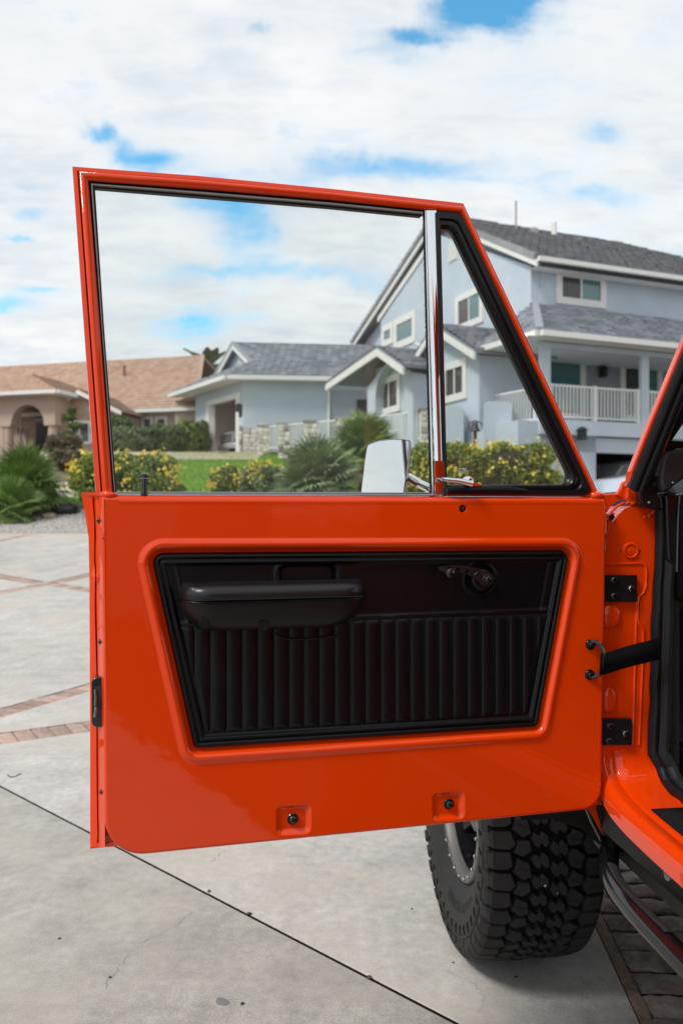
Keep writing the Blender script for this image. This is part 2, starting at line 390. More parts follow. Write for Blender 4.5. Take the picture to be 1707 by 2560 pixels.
# ------------------------------------------------------------------ terrain
_k = [(-400, 0), (6.6, 0), (8, .045), (12, .318), (16, .70), (18, .885), (20, 1.20), (21, 1.50), (24, 2.02), (30, 3.20), (33.2, 3.80), (37, 3.88), (41, 4.30), (60, 4.9), (500, 9)]
def z0(Y): return float(np.interp(Y, [a for a, b in _k], [b for a, b in _k]))
def zt(X, Y):
    z = z0(Y)
    if Y > 14 and X > 4.2:
        t = min(1, (X - 4.2) / 1.4); t2 = max(0, min(1, (60 - Y) / 10)); z = z * (1 - t * t2) + min(z, 1.15) * t * t2
    return z
def cells_clip(poly, xs, ys):
    out = []
    for y0_, y1_ in zip(ys[:-1], ys[1:]):
        p = clip(clip(poly, (0, 1), y1_), (0, -1), -y0_) if poly else []
        if not p: continue
        for x0_, x1_ in zip(xs[:-1], xs[1:]):
            c = clip(clip(p, (1, 0), x1_), (-1, 0), -x0_)
            if c: out.append(c)
    return out
def sheet(name, poly, off, m, label=None, kind='structure', step=1.0, jitter=0):
    xs0 = min(p[0] for p in poly); xs1 = max(p[0] for p in poly); ys0 = min(p[1] for p in poly); ys1 = max(p[1] for p in poly)
    kx = sorted(set([xs0, xs1] + list(np.arange(math.ceil(xs0), xs1, step)))); ky = sorted(set([ys0, ys1] + list(np.arange(math.ceil(ys0), ys1, step)) + [a for a, b in _k if ys0 < a < ys1]))
    mb = MB()
    for c in cells_clip([tuple(p) for p in poly], kx, ky): mb.face([(x, y, zt(x, y) + off) for x, y in c])
    o = mb.build(name, m, smooth=50); props(o, label, None, None, kind); return o

g = MB()
gx = [-400, -200, -100, -60, -40] + list(range(-30, 31, 2)) + [40, 60, 100, 200, 400]
gy = [-400, -200, -100, -60, -30, -15, -8] + [a for a, b in _k if 0 < a < 60] + list(range(46, 61, 4)) + [80, 120, 200, 400, 500]
gy = sorted(set(gy)); ids = {}
g.rows([[(x, y, zt(x, y) - .06) for x in gx] for y in gy])
props(g.build('ground', SOIL, smooth=50), 'bare soil of the hillside under the plots', None, None, 'structure')

# ------------------------------------------------------------------ driveway: slabs, brick bands
def gp(px, py):     # a pixel to the flat ground near the camera
    Y = EYE * F / (py - CY); return ((px - CX) / F * Y, Y)
def gps(px, py):    # on the sloping drive
    lo, hi = 3.0, 19.0
    for _ in range(40):
        Y = (lo + hi) / 2
        if CY + (EYE - z0(Y)) * F / Y > py: lo = Y
        else: hi = Y
    return ((px - CX) / F * Y, Y)
DRIVE = props(g_ := MB().face([(-14, -8, -.045), (9, -8, -.045), (9, 6.6, -.045), (-14, 6.6, -.045)]).build('driveway', JOINT, smooth=None), 'wide driveway of concrete slabs divided by brick bands', None, None, 'structure')
def strip_of(p, q, w, side=0):
    """line p->q, width w, side 0 centred, +1 to the left of the direction"""
    d = np.array(q) - np.array(p); d = d / np.linalg.norm(d); n = np.array((-d[1], d[0])); c = float(n @ np.array(p))
    return dict(p=np.array(p, float), d=d, n=n, lo=c - (w / 2 if side == 0 else (0 if side > 0 else w)), hi=c + (w / 2 if side == 0 else (w if side > 0 else 0)))
J1 = strip_of(gp(0, 1964), gp(1000, 2484), .013)
B2 = strip_of((-1.983, 4.647), (-1.548, 4.918), .26, 1)
B1 = strip_of((-2.238, 5.243), (-1.897, 6.027), .20, 1)
c_ = gps(126, 1452)
B3 = strip_of(gps(-20, 1437), gps(224, 1475), .22)
B4 = strip_of(gps(0, 1482), gps(224, 1437), .22)
B5 = strip_of(gps(0, 1352), gps(90, 1334), .22)
J2 = strip_of((-14, 6.6), (9, 6.6), .010)
BR = strip_of((.827, 2.632), (.786, 2.109), .035)      # mortar line where the brick field begins
cells = [[(-13.9, -7.9), (8.9, -7.9), (8.9, 17.6), (-13.9, 17.6)]]
def split(cells, s, keep=None):
    out = []
    for c in cells:
        a = clip(c, tuple(s['n']), s['lo']); b = clip(c, tuple(-s['n']), -s['hi'])
        out += [x for x in (a, b) if x]
    return out
def area(c): return .5 * abs(sum(c[i][0] * c[(i + 1) % len(c)][1] - c[(i + 1) % len(c)][0] * c[i][1] for i in range(len(c))))
# brick field under the vehicle: everything with X beyond the mortar line, Y < 9
fieldcut = dict(n=np.array((1.0, -.0784)), lo=.827 - .0784 * 2.632 - .0, hi=.827 - .0784 * 2.632)
cl = clip(cells[0], tuple(fieldcut['n']), fieldcut['lo'])
right = clip(clip(cells[0], tuple(-fieldcut['n']), -fieldcut['hi']), (0, -1), -9.0)
cells = [cl]
for s in (J1, B2, B1, J2, B3, B4, B5): cells = split(cells, s)
cells.append(right)
cells = [c for c in cells if area(c) > .05]
def slab(poly, m):
    mb = MB(); ins = offset(poly, .002)
    if len(ins) != len(poly): ins = poly
    ys = [min(p[1] for p in poly)] + [a for a, b in _k if min(p[1] for p in poly) < a < max(p[1] for p in poly)] + [max(p[1] for p in poly)]
    P3 = lambda p, o: (p[0], p[1], z0(p[1]) + o)
    for c in cells_clip([tuple(p) for p in ins], [-20, 20], ys): mb.face([P3(p, 0) for p in c])
    n = len(poly)
    for i in range(n):
        j = (i + 1) % n; mb.face([P3(ins[i], 0), P3(ins[j], 0), P3(poly[j], -.003), P3(poly[i], -.003)]); mb.cur = 1
        mb.face([P3(poly[i], -.003), P3(poly[j], -.003), P3(poly[j], -.05), P3(poly[i], -.05)]); mb.cur = 0
    return mb.build('concrete_slab', [m, JOINT], DRIVE, smooth=30)
for i, c in enumerate(cells):
    cx_ = sum(p[0] for p in c) / len(c); cy_ = sum(p[1] for p in c) / len(c)
    near = (J1['n'] @ np.array((cx_, cy_))) - J1['lo'] > 0
    slab(c, (CONC if near else CONC3) if cy_ < 4.2 else CONC2)
# joint filler below the sloping part and mortar beds of the bands
sheet('drive_bedding', [(-14, 6.6), (9, 6.6), (9, 17.6), (-14, 17.6)], -.03, JOINT, 'dark bedding under the sloping driveway slabs')
# bricks
def brick_mesh(lx, ly, h, seed, m, rough=.004, nx=7, ny=4):
    r = random.Random(seed); mb = MB(); rows = []
    for j in range(ny + 1):
        row = []
        for i in range(nx + 1):
            u, v = i / nx, j / ny; e = min(u, 1 - u, ) * lx; e2 = min(v, 1 - v) * ly; ed = min(e, e2)
            x = (u - .5) * lx; y = (v - .5) * ly; z = -.006 if ed < 1e-6 else 0
            k = noise.noise(Vector((x * 18 + seed * 7, y * 18, seed * 3.3))) ; k2 = noise.noise(Vector((x * 45 + seed * 7, y * 45, seed)))
            if ed < 1e-6:
                x += (.5 - u) * 2 * .0 + k2 * rough * .9; y += k * rough * .9
            z += k * rough + k2 * rough * .5
            row.append((x, y, z))
        rows.append(row)
    mb.rows(rows)
    b = [rows[0][i] for i in range(nx + 1)] + [rows[j][nx] for j in range(1, ny + 1)] + [rows[ny][i] for i in range(nx - 1, -1, -1)] + [rows[j][0] for j in range(ny - 1, 0, -1)]
    mb.rows([b + b[:1], [(x, y, -.03) for x, y, z in b] + [(b[0][0], b[0][1], -.03)]])
    me = bpy.data.meshes.new('brick'); me.from_pydata(mb.v, [], mb.f); me.materials.append(m)
    me.polygons.foreach_set('use_smooth', [True] * len(me.polygons)); me.set_sharp_from_angle(angle=R(50)); return me
BM = [brick_mesh(.20, .094, .05, k, BRICK, .0035) for k in range(6)]
def band(s, x0, x1, pitch=.104, wlen=.2):
    a = math.atan2(s['d'][1], s['d'][0]); mid = (s['lo'] + s['hi']) / 2
    t0 = (x0 - s['p'][0]) / s['d'][0]; t1 = (x1 - s['p'][0]) / s['d'][0]
    if t0 > t1: t0, t1 = t1, t0
    t = t0; base = s['n'] * mid - s['n'] * (s['n'] @ s['p'])
    w = s['hi'] - s['lo']
    e = [s['p'] + base + s['d'] * tt + s['n'] * o for tt, o in ((t0, -w / 2 - .002), (t1, -w / 2 - .002), (t1, w / 2 + .002), (t0, w / 2 + .002))]
    ys = sorted(set([min(p[1] for p in e)] + [aa for aa, b in _k if min(p[1] for p in e) < aa < max(p[1] for p in e)] + [max(p[1] for p in e)]))
    mb = MB()
    for c in cells_clip([tuple(p) for p in e], [-20, 20], ys): mb.face([(p[0], p[1], z0(p[1]) - .008) for p in c])
    mb.build('mortar_bed', MORTAR, DRIVE, smooth=None)
    while t < t1:
        p = s['p'] + base + s['d'] * t; sl = math.atan((z0(p[1] + .1) - z0(p[1] - .1)) / .2)
        o = addobj('brick', random.choice(BM), DRIVE, (p[0], p[1], z0(p[1]) + random.uniform(-.001, .003)), None, (w / .2 * random.uniform(.95, .985), random.uniform(.95, 1.03), 1))
        o.rotation_euler = (Matrix.Rotation(sl, 3, 'X') @ Matrix.Rotation(a + math.pi / 2 + random.uniform(-.015, .015), 3, 'Z')).to_euler()
        t += pitch * random.uniform(.985, 1.015)
band(B1, -2.9, -1.35); band(B2, -2.9, -.4)
band(B3, -7.5, -2.6, .107); band(B4, -7.0, -2.6, .107); band(B5, -9.0, -5.5, .107)
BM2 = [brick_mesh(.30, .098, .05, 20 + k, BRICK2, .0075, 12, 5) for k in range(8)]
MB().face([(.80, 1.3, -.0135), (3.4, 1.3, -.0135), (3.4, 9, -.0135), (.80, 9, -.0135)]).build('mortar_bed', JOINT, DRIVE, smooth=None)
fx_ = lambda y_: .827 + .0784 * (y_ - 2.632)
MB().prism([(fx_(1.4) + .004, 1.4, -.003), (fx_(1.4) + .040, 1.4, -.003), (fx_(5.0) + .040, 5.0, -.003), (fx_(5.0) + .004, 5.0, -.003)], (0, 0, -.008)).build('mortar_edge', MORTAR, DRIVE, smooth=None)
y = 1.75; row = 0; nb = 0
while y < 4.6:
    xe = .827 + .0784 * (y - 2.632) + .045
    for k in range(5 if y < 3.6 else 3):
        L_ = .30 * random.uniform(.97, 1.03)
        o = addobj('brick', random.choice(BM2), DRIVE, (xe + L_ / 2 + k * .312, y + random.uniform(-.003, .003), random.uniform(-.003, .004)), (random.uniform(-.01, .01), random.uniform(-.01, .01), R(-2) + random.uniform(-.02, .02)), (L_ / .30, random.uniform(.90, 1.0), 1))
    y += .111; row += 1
# the narrow soldier strip at the slab edge
cb_ = MB(); 
# debris on the concrete
def chip(px, py, r, m, name, label, cat, flat=.4, seed=0, group=None):
    p = gp(px, py); me = bpy.data.meshes.new(name); bm = bmesh.new(); bmesh.ops.create_icosphere(bm, subdivisions=2, radius=r)
    for v in bm.verts:
        k = 1 + .45 * noise.noise(v.co * (1.2 / r) + Vector((seed * 5.1, 0, 0))); v.co *= k; v.co.z *= flat; v.co.x *= 1.3
    bm.to_mesh(me); bm.free(); me.materials.append(m)
    o = addobj(name, me, None, (p[0], p[1], r * flat * .8), (0, 0, seed)); props(o, label, cat, group); return o
DEB = mat('dry_leaf', (.09, .055, .035), .9, var=(60, .4))
PEB = mat('dark_pebble', (.035, .03, .028), .9)
for i, (x, y_, r_, lb) in enumerate([(1029, 2273, .0035, 'tiny dark crumb on the concrete left of the tyre tread'), (1133, 2407, .003, 'tiny dark crumb on the concrete below the tyre sidewall'),
        (1289, 2443, .004, 'dark crumb on the concrete in the shade under the tyre'), (150, 2347, .004, 'small dark seed pod at the left on the grey slab'),
        (523, 2229, .006, 'dirt crumb lodged in the joint nearest the door corner'), (624, 2285, .006, 'dirt clump lodged in the middle of the joint'),
        (923, 2445, .007, 'dirt clump in the joint near the bottom edge'), (606, 2510, .005, 'dark crumb beside the grey smear on the slab'), (276, 2444, .004, 'dark crumb on the slab at the foot of a hairline crack')]):
    chip(x, y_, r_, PEB if i % 2 else DEB, 'crumb', lb, 'crumb', .5, i + 1, 'crumbs scattered on the concrete')
chip(556, 2505, .016, mat('smear', (.17, .17, .165), .9), 'stain_lump', 'flat grey smear of dried putty on the slab', 'smear', .06, 12)
p = [A3((*gp(x, y_), .003)) for x, y_ in ((20, 1938), (28, 1944), (40, 1942), (48, 1937), (54, 1936))]
props(MB().tube(p, .0022, 6).build('twig', DEB), 'short bent twig on the slab left of the door', 'twig')
# hairline cracks in the slabs: dark slivers laid into the surface
def crack(pts, w=.0008):
    mb = MB(); P = [np.array(gp(*q)) for q in pts]; fine = []
    for a, b in zip(P[:-1], P[1:]):
        for k in range(6): fine.append(a + (b - a) * k / 6 + rng.normal(0, .004, 2))
    rows = [[(q[0] - w, q[1] - w, .0008), (q[0] + w, q[1] + w, .0008)] for q in fine]; mb.rows(rows); return mb.build('crack', mat('crack_dark', (.24, .215, .19), .95), DRIVE, smooth=None)
crack([(480, 2280), (430, 2320), (380, 2345), (345, 2362)]); crack([(318, 2390), (295, 2425), (270, 2450), (262, 2480)]); crack([(575, 2120), (545, 2140), (520, 2160)])
crack([(1120, 2430), (1170, 2450), (1210, 2490), (1200, 2540)], .0005)

# ------------------------------------------------------------------ planting beds, lawn, paths
sheet('gutter', [(-30, 17.6), (9, 17.6), (9, 17.95), (-30, 17.95)], .0, DRIVE2, 'tan concrete kerb strip between driveway and gravel')
sheet('gravel_bed', [(-30, 17.95), (6, 17.95), (6, 21.4), (-30, 21.4)], .0, GRAVELB, 'pale gravel bed beside the driveway')
sheet('lawn', [(-7.9, 21.4), (4.2, 21.4), (4.2, 33.4), (-7.9, 33.4)], .02, GRASS, 'sloping green lawn in front of the blue house')
sheet('garage_drive', [(-13, 30.6), (-3.2, 30.6), (-3.2, 40), (-13, 40)], .045, DRIVE2, 'tan concrete apron in front of the open garage')
sheet('pale_path', [(-12, 22.3), (-7.0, 22.3), (-7.0, 25.2), (-12, 25.2)], .04, LIGHTPATH, 'pale path curving behind the fan palm')
def scatter(name, n, xr, yr, size, m, label, off=0.0, hold=None):
    V_ = []; Q = []; T = []
    base = np.array([(1, 0, 0), (-1, 0, 0), (0, 1, 0), (0, -1, 0), (0, 0, 1), (0, 0, -1)], float)
    tris = [(0, 2, 4), (2, 1, 4), (1, 3, 4), (3, 0, 4), (2, 0, 5), (1, 2, 5), (3, 1, 5), (0, 3, 5)]
    for i in range(n):
        X = rng.uniform(*xr); Y = rng.uniform(*yr)
        s = size * rng.uniform(.5, 1.4); b = base * rng.uniform(.6, 1.3, (6, 3)) * s * np.array((1, 1, .7)); a = rng.uniform(0, 6.28); c, sn = math.cos(a), math.sin(a)
        b = np.stack([b[:, 0] * c - b[:, 1] * sn, b[:, 0] * sn + b[:, 1] * c, b[:, 2]], 1) + (X, Y, zt(X, Y) + off)
        k = 6 * i; V_.append(b); Q += [(x + k, y + k, z + k) for x, y, z in tris]; T += [rng.random() ** 2] * 8
    me = raw_mesh(name, np.concatenate(V_), Q, m, T); o = addobj(name, me); return props(o, label, None, None, 'stuff')
scatter('gravel', 14000, (-9.6, -5.2), (17.95, 21.6), .03, GRAVEL, 'loose pale grey gravel stones in the bed', .005)
def blades(name, n, xr, yr, m, label):
    X = rng.uniform(*xr, n); Y = rng.uniform(*yr, n); Z = np.array([zt(a, b) for a, b in zip(X, Y)]) + .02
    a = rng.uniform(0, 6.28, n); w = .012; h = rng.uniform(.03, .07, n); lx = rng.normal(0, .02, n); ly = rng.normal(0, .02, n)
    V_ = np.stack([np.stack([X - w * np.cos(a), Y - w * np.sin(a), Z], 1), np.stack([X + w * np.cos(a), Y + w * np.sin(a), Z], 1), np.stack([X + lx, Y + ly, Z + h], 1)], 1).reshape(-1, 3)
    me = raw_mesh(name, V_, np.arange(3 * n).reshape(n, 3), m, rng.random(n)); return props(addobj(name, me), label, None, None, 'stuff')
blades('grass', 60000, (-7.9, 1.5), (21.4, 33.3), mat('grass_blade', (.16, .31, .03), .6, tint=(.26, .41, .05)), 'short mown grass of the front lawn')

def leaves(center, half, n, size, m, name='foliage', rnd=3.0, lump=.12, tintp=1.0, seed=0, parent=None, lo_cut=True, up=0):
    """leaf quads filling the shell of a lumpy rounded box"""
    r = np.random.default_rng(seed + 100)
    d = r.normal(size=(n, 3)); d /= np.linalg.norm(d, axis=1)[:, None]
    k = (np.abs(d) ** rnd).sum(1) ** (-1 / rnd); p = d * k[:, None]
    ph = r.uniform(0, 6.28, 6)
    l = 1 + lump * (np.sin(p[:, 0] * 5 + ph[0]) * np.sin(p[:, 1] * 5 + ph[1]) + np.sin(p[:, 2] * 6 + ph[2] + p[:, 0] * 4) * .7 + np.sin(p[:, 0] * 13 + ph[3]) * np.sin(p[:, 2] * 12 + ph[4]) * .4)
    depth = 1 - np.abs(r.normal(0, .07, n)); p = p * (l * depth)[:, None]
    c = A3(center) + p * A3(half)
    # random oriented quads
    a = r.normal(size=(n, 3)) + d * .6 + np.array((0, 0, up)); a /= np.linalg.norm(a, axis=1)[:, None]
    t = np.cross(a, r.normal(size=(n, 3))); t /= np.linalg.norm(t, axis=1)[:, None]; b = np.cross(a, t)
    s = (size * r.uniform(.6, 1.4, n))[:, None]
    V_ = np.stack([c - t * s, c + b * s * .45, c + t * s, c - b * s * .45], 1).reshape(-1, 3)
    me = raw_mesh(name, V_ - org(parent), np.arange(4 * n).reshape(n, 4), m, r.random(n) ** tintp)
    return addobj(name, me, parent), c
def blob(center, half, m, name, parent, sub=3, rnd=3.0, lump=.1, seed=0):
    me = bpy.data.meshes.new(name); bm = bmesh.new(); bmesh.ops.create_icosphere(bm, subdivisions=sub, radius=1)
    for v in bm.verts:
        k = (abs(v.co.x) ** rnd + abs(v.co.y) ** rnd + abs(v.co.z) ** rnd) ** (-1 / rnd)
        k *= 1 + lump * noise.noise(v.co * 2.2 + Vector((seed * 3.7, 1, 2)))
        v.co = Vector((v.co.x * half[0], v.co.y * half[1], v.co.z * half[2])) * k
    bm.to_mesh(me); bm.free(); me.materials.append(m); me.polygons.foreach_set('use_smooth', [True] * len(me.polygons))
    return addobj(name, me, parent, center)
def hedge(cx, cy, half, label, n=9000, size=.05, m=None, flowers=0, fm=None, name='flowering_shrub', cat='shrub', seed=0, fbias=None, group=None, rnd=3.0, zb=None):
    z = zt(cx, cy) if zb is None else zb; c = (cx, cy, z + half[2])
    root = empty(name, (cx, cy, z), label, cat, group)
    blob(c, [h * .86 for h in half], SHADECORE, 'shade_core', root, rnd=rnd, seed=seed)  # solid dark core added to block light behind the leaves
    leaves(c, half, n, size, m or LEAF, 'foliage', rnd, seed=seed, parent=root, tintp=1.4)
    if flowers:
        r = np.random.default_rng(seed + 5); cl = []
        ncl = max(3, flowers // 5)
        d = r.normal(size=(ncl, 3)); d[:, 1] = -abs(d[:, 1]) * (r.random(ncl) < .8) + abs(d[:, 1]) * (r.random(ncl) >= .8) * .5
        d[:, 2] = np.abs(d[:, 2]) * (r.random(ncl) < .75) - .15
        d /= np.linalg.norm(d, axis=1)[:, None]
        if fbias is not None: d += np.array(fbias) * r.random((ncl, 1)); d /= np.linalg.norm(d, axis=1)[:, None]
        k = (np.abs(d) ** rnd).sum(1) ** (-1 / rnd); p0 = d * k[:, None] * 1.03
        for q in p0: cl += [q * A3(half) + r.normal(0, .085, 3) for _ in range(r.integers(4, 16))]
        cl = A3(c) + np.array(cl); nn = len(cl); a = r.normal(size=(nn, 3)) + (0, -1.0, .4); a /= np.linalg.norm(a, axis=1)[:, None]
        t = np.cross(a, r.normal(size=(nn, 3))); t /= np.linalg.norm(t, axis=1)[:, None]; b = np.cross(a, t); s = (.036 * r.uniform(.6, 1.3, nn))[:, None]
        V_ = np.stack([cl - t * s, cl + b * s, cl + t * s, cl - b * s], 1).reshape(-1, 3)
        addobj('blossoms', raw_mesh('blossoms', V_ - org(root), np.arange(4 * nn).reshape(nn, 4), FLOWER, r.random(nn)), root)
    return root

hedge(-5.50, 20.6, (1.30, .95, .72), 'tall clipped shrub with yellow blossoms behind the door window frame', 15000, .05, None, 230, seed=1, fbias=(.3, -.2, .4), rnd=3.5)
hedge(-3.01, 22.2, (.56, .55, .43), 'small round shrub with yellow blossoms at its left on the lawn', 6000, .045, None, 120, seed=2, fbias=(-.9, -.2, -.3))
hedge(-2.18, 21.6, (.58, .6, .50), 'low grey green shrub with yellow blossoms on top beside the fan palm', 7000, .045, LEAFP, 120, seed=3, fbias=(.2, 0, 1.2))
hedge(3.45, 19.8, (1.75, 1.0, .92), 'long clipped hedge covered in yellow blossoms left of the front pillar', 22000, .05, LEAF, 520, seed=4, rnd=5, zb=1.12)
# green hedge beyond the lawn, in three bushes that can be told apart
hedge(-9.2, 35.2, (.95, 1.0, .60), 'pale green rounded bush at the left of the hedge before the tan house', 7000, .08, LEAFP, 0, name='hedge_bush', cat='bush', seed=6)
hedge(-7.85, 35.8, (.85, 1.0, .68), 'olive green bush in the middle of the hedge before the tan house', 7000, .08, LEAFD, 0, name='hedge_bush', cat='bush', seed=7)
hedge(-6.75, 36.4, (.75, 1.0, .80), 'dark green bush at the right end of the hedge beside the garage', 7000, .08, LEAF, 0, name='hedge_bush', cat='bush', seed=8)
hedge(-10.6, 37.5, (1.0, 1.0, .95), 'dark bush behind the door window frame before the brick gable', 5000, .08, LEAFD, 0, name='hedge_bush', cat='bush', seed=9)
hedge(-10.75, 31.0, (.62, .6, .48), 'low brown leafless bush right of the big fan palm', 3500, .05, mat('dry_leafage', (.13, .095, .06), .8, tint=(.22, .17, .11)), 0, name='dry_bush', cat='bush', seed=10)
hedge(-9.6, 28.4, (.7, .6, .35), 'flat dry groundcover bush along the pale path', 2500, .05, mat('dry_leafage', (.13, .095, .06)), 0, name='dry_bush', cat='bush', seed=11)

# cloud-pruned dark conifer and pale yucca in front of the brick gable
def small_conifer():
    p = atY(180, 1150, 34); z = zt(p[0], p[1]); root = empty('pruned_conifer', (p[0], p[1], z), 'dark cloud pruned conifer with tiered pads before the gable window', 'tree')
    MB().tube([(p[0], p[1], z), (p[0] + .1, p[1], z + .8), (p[0] - .05, p[1], z + 1.9)], [.06, .05, .02], 8).build('trunk', BARK, root)
    for i, (dx, dz, w) in enumerate([(0, 1.85, .18), (-.12, 1.55, .28), (.15, 1.2, .33), (-.15, .85, .38), (.1, .5, .36)]):
        leaves((p[0] + dx, p[1], z + dz), (w, w, .13), 900, .05, LEAFD, 'leaf_pad', 2.0, seed=30 + i, parent=root)
small_conifer()
def blade_plant(px, py, Y, label, m, n=40, L_=.7, seed=0, name='pale_yucca', cat='plant'):
    p = atY(px, py, Y); p[2] = zt(p[0], p[1]); root = empty(name, p, label, cat); r = random.Random(seed); mb = MB()
    for i in range(n):
        a = r.uniform(0, 6.28); el = r.uniform(.2, 1.4); l = L_ * r.uniform(.6, 1); pts = []
        for k in range(4):
            t = k / 3; rr = l * t * math.cos(el); zz = l * t * math.sin(el) + .5 - .15 * t * t; w = .03 * (1 - t * .9)
            c = A3((p[0] + rr * math.cos(a), p[1] + rr * math.sin(a), p[2] + zz)); s = A3((-math.sin(a), math.cos(a), 0)) * w; pts.append([c - s, c + s])
        mb.rows(pts)
    mb.build('blades', m, root, smooth=None); MB().tube([p, p + A3((0, 0, .6))], [.06, .05], 8).build('stem', BARK, root)
blade_plant(197, 1150, 33, 'pale silvery yucca right of the pruned conifer', mat('pale_blade', (.42, .43, .42), .6), seed=4)

def frond_mesh(name, m, L_=.55, pet=.5, n=26, seed=0, spread=2.3, w=.030):
    r = random.Random(seed); mb = MB()
    mb.tube([(0, 0, 0), (pet * .5, 0, pet * .10), (pet, 0, pet * .05)], [.018, .013, .010], 5)
    for i in range(n):
        a = (i / (n - 1) - .5) * spread * 2; l = L_ * (.75 + .25 * math.cos(a * .6)) * r.uniform(.9, 1.05); pts = []
        for k in range(5):
            t = k / 4; x = pet + l * t * math.cos(a); y = l * t * math.sin(a); z = pet * .05 - .22 * l * t * t * t * r.uniform(.6, 1.6) + .03 * (i % 2) * t
            ww = w * (math.sin(math.pi * min(1, t * .9 + .12)) ** .6) * (1 - .55 * t)
            nx, ny = -math.sin(a), math.cos(a); pts.append([(x - nx * ww, y - ny * ww, z), (x, y, z + ww * .5), (x + nx * ww, y + ny * ww, z)])
        mb.rows(pts)
    me = bpy.data.meshes.new(name); me.from_pydata(mb.v, [], mb.f); me.materials.append(m); return me
def fan_palm(cx, cy, label, nf, scale, m, trunk_h=.35, seed=0, dry=0, zb=None, el0=-.15, el1=1.45, petf=1.0):
    z = zt(cx, cy) if zb is None else zb; root = empty('fan_palm', (cx, cy, z), label, 'palm', 'fan palms in the front gardens')
    r = random.Random(seed); mes = [frond_mesh('frond', m, .55, .55 * petf, 24, k + seed) for k in range(3)]; dm = frond_mesh('dry_frond', PALMDRY, .5, .5, 18, 9)
    MB().tube([(cx, cy, z - .05), (cx + .02, cy, z + trunk_h * .5), (cx, cy, z + trunk_h)], [.16 * scale, .15 * scale, .10 * scale], 10).build('trunk', BARK, root)
    for i in range(nf + dry):
        isd = i >= nf; az = i * 2.39996 + r.uniform(-.3, .3); u = (i % nf) / nf
        el = el0 + (el1 - el0) * u ** .9 + r.uniform(-.12, .12) if not isd else r.uniform(-1.0, -.35)
        s = scale * r.uniform(.85, 1.15)
        o = addobj('dry_frond' if isd else 'frond', dm if isd else r.choice(mes), root, (cx, cy, z + trunk_h * (.75 + .25 * u)), None, (s, s, s))
        o.rotation_euler = (Matrix.Rotation(az, 3, 'Z') @ Matrix.Rotation(-el, 3, 'Y') @ Matrix.Rotation(r.uniform(-.5, .5), 3, 'X')).to_euler()
    return root
fan_palm(-8.15, 20.6, 'large deep green fan palm on the gravel at the left edge', 85, 1.12, PALMG, .55, 1, 6, el0=-.35)
fan_palm(-8.05, 19.6, 'smaller fan palm in front of the large one on the gravel', 45, .85, PALMG, .25, 11, 4, el0=-.35)
fan_palm(-.62, 21.0, 'grey green fan palm behind the middle of the window glass', 95, 1.22, PALMB, .60, 2, 6, zb=1.45, el0=-.4)
fan_palm(.66, 22.8, 'taller fan palm with brown dry fronds behind the mirror', 70, 1.15, PALMG, 1.30, 3, 16, el0=-.25)
fan_palm(-1.35, 20.6, 'young fan palm low between the two grown palms', 28, .75, PALMB, .3, 5, 0, zb=1.2)

def rock(px, py, Y, half, m, label, seed):
    p = atY(px, py, Y); z = zt(p[0], p[1]); o = blob((p[0], p[1], z + half[2] * .5), half, m, 'rock', None, 3, 2.6, .5, seed); props(o, label, 'rock', 'rocks on the gravel bed')
rock(166, 1270, 20.4, (.26, .2, .16), ROCKB, 'black rounded rock on the gravel beside the palm', 1)
rock(134, 1268, 20.7, (.22, .2, .13), ROCKB, 'black rock half hidden under the palm fronds', 2)
rock(124, 1280, 20.0, (.17, .1, .07), ROCKT, 'tan wedge shaped rock leaning on the black rocks', 3)
rock(4, 1290, 19.6, (.14, .12, .10), mat('brown_rock', (.16, .11, .09), .9), 'brown rock at the left edge below the palm', 4)
def far_palm():
    p = atY(522, 1000, 60); root = empty('palm_tree', (p[0], p[1], zt(p[0], p[1])), 'distant palm tree between the tan and the blue roofs', 'palm'); r = random.Random(3)
    me = bpy.data.meshes.new('leaf'); mb = MB(); rows = []
    for k in range(9):
        t = k / 8; rows.append([(t * 2.2, -.10 - .35 * math.sin(math.pi * t), -.7 * t * t), (t * 2.2, 0, .12 - .7 * t * t), (t * 2.2, .10 + .35 * math.sin(math.pi * t), -.7 * t * t)])
    mb.rows(rows); me.from_pydata(mb.v, [], mb.f); me.materials.append(PALMB)
    top = atY(522, 918, 60); MB().tube([(p[0], p[1], zt(p[0], p[1])), (p[0] + .1, p[1], top[2])], [.25, .18], 8).build('trunk', BARK, root)
    for i in range(26): o = addobj('frond', me, root, top, (r.uniform(-.3, .3), r.uniform(-.9, .9), i * 2.4))
far_palm()

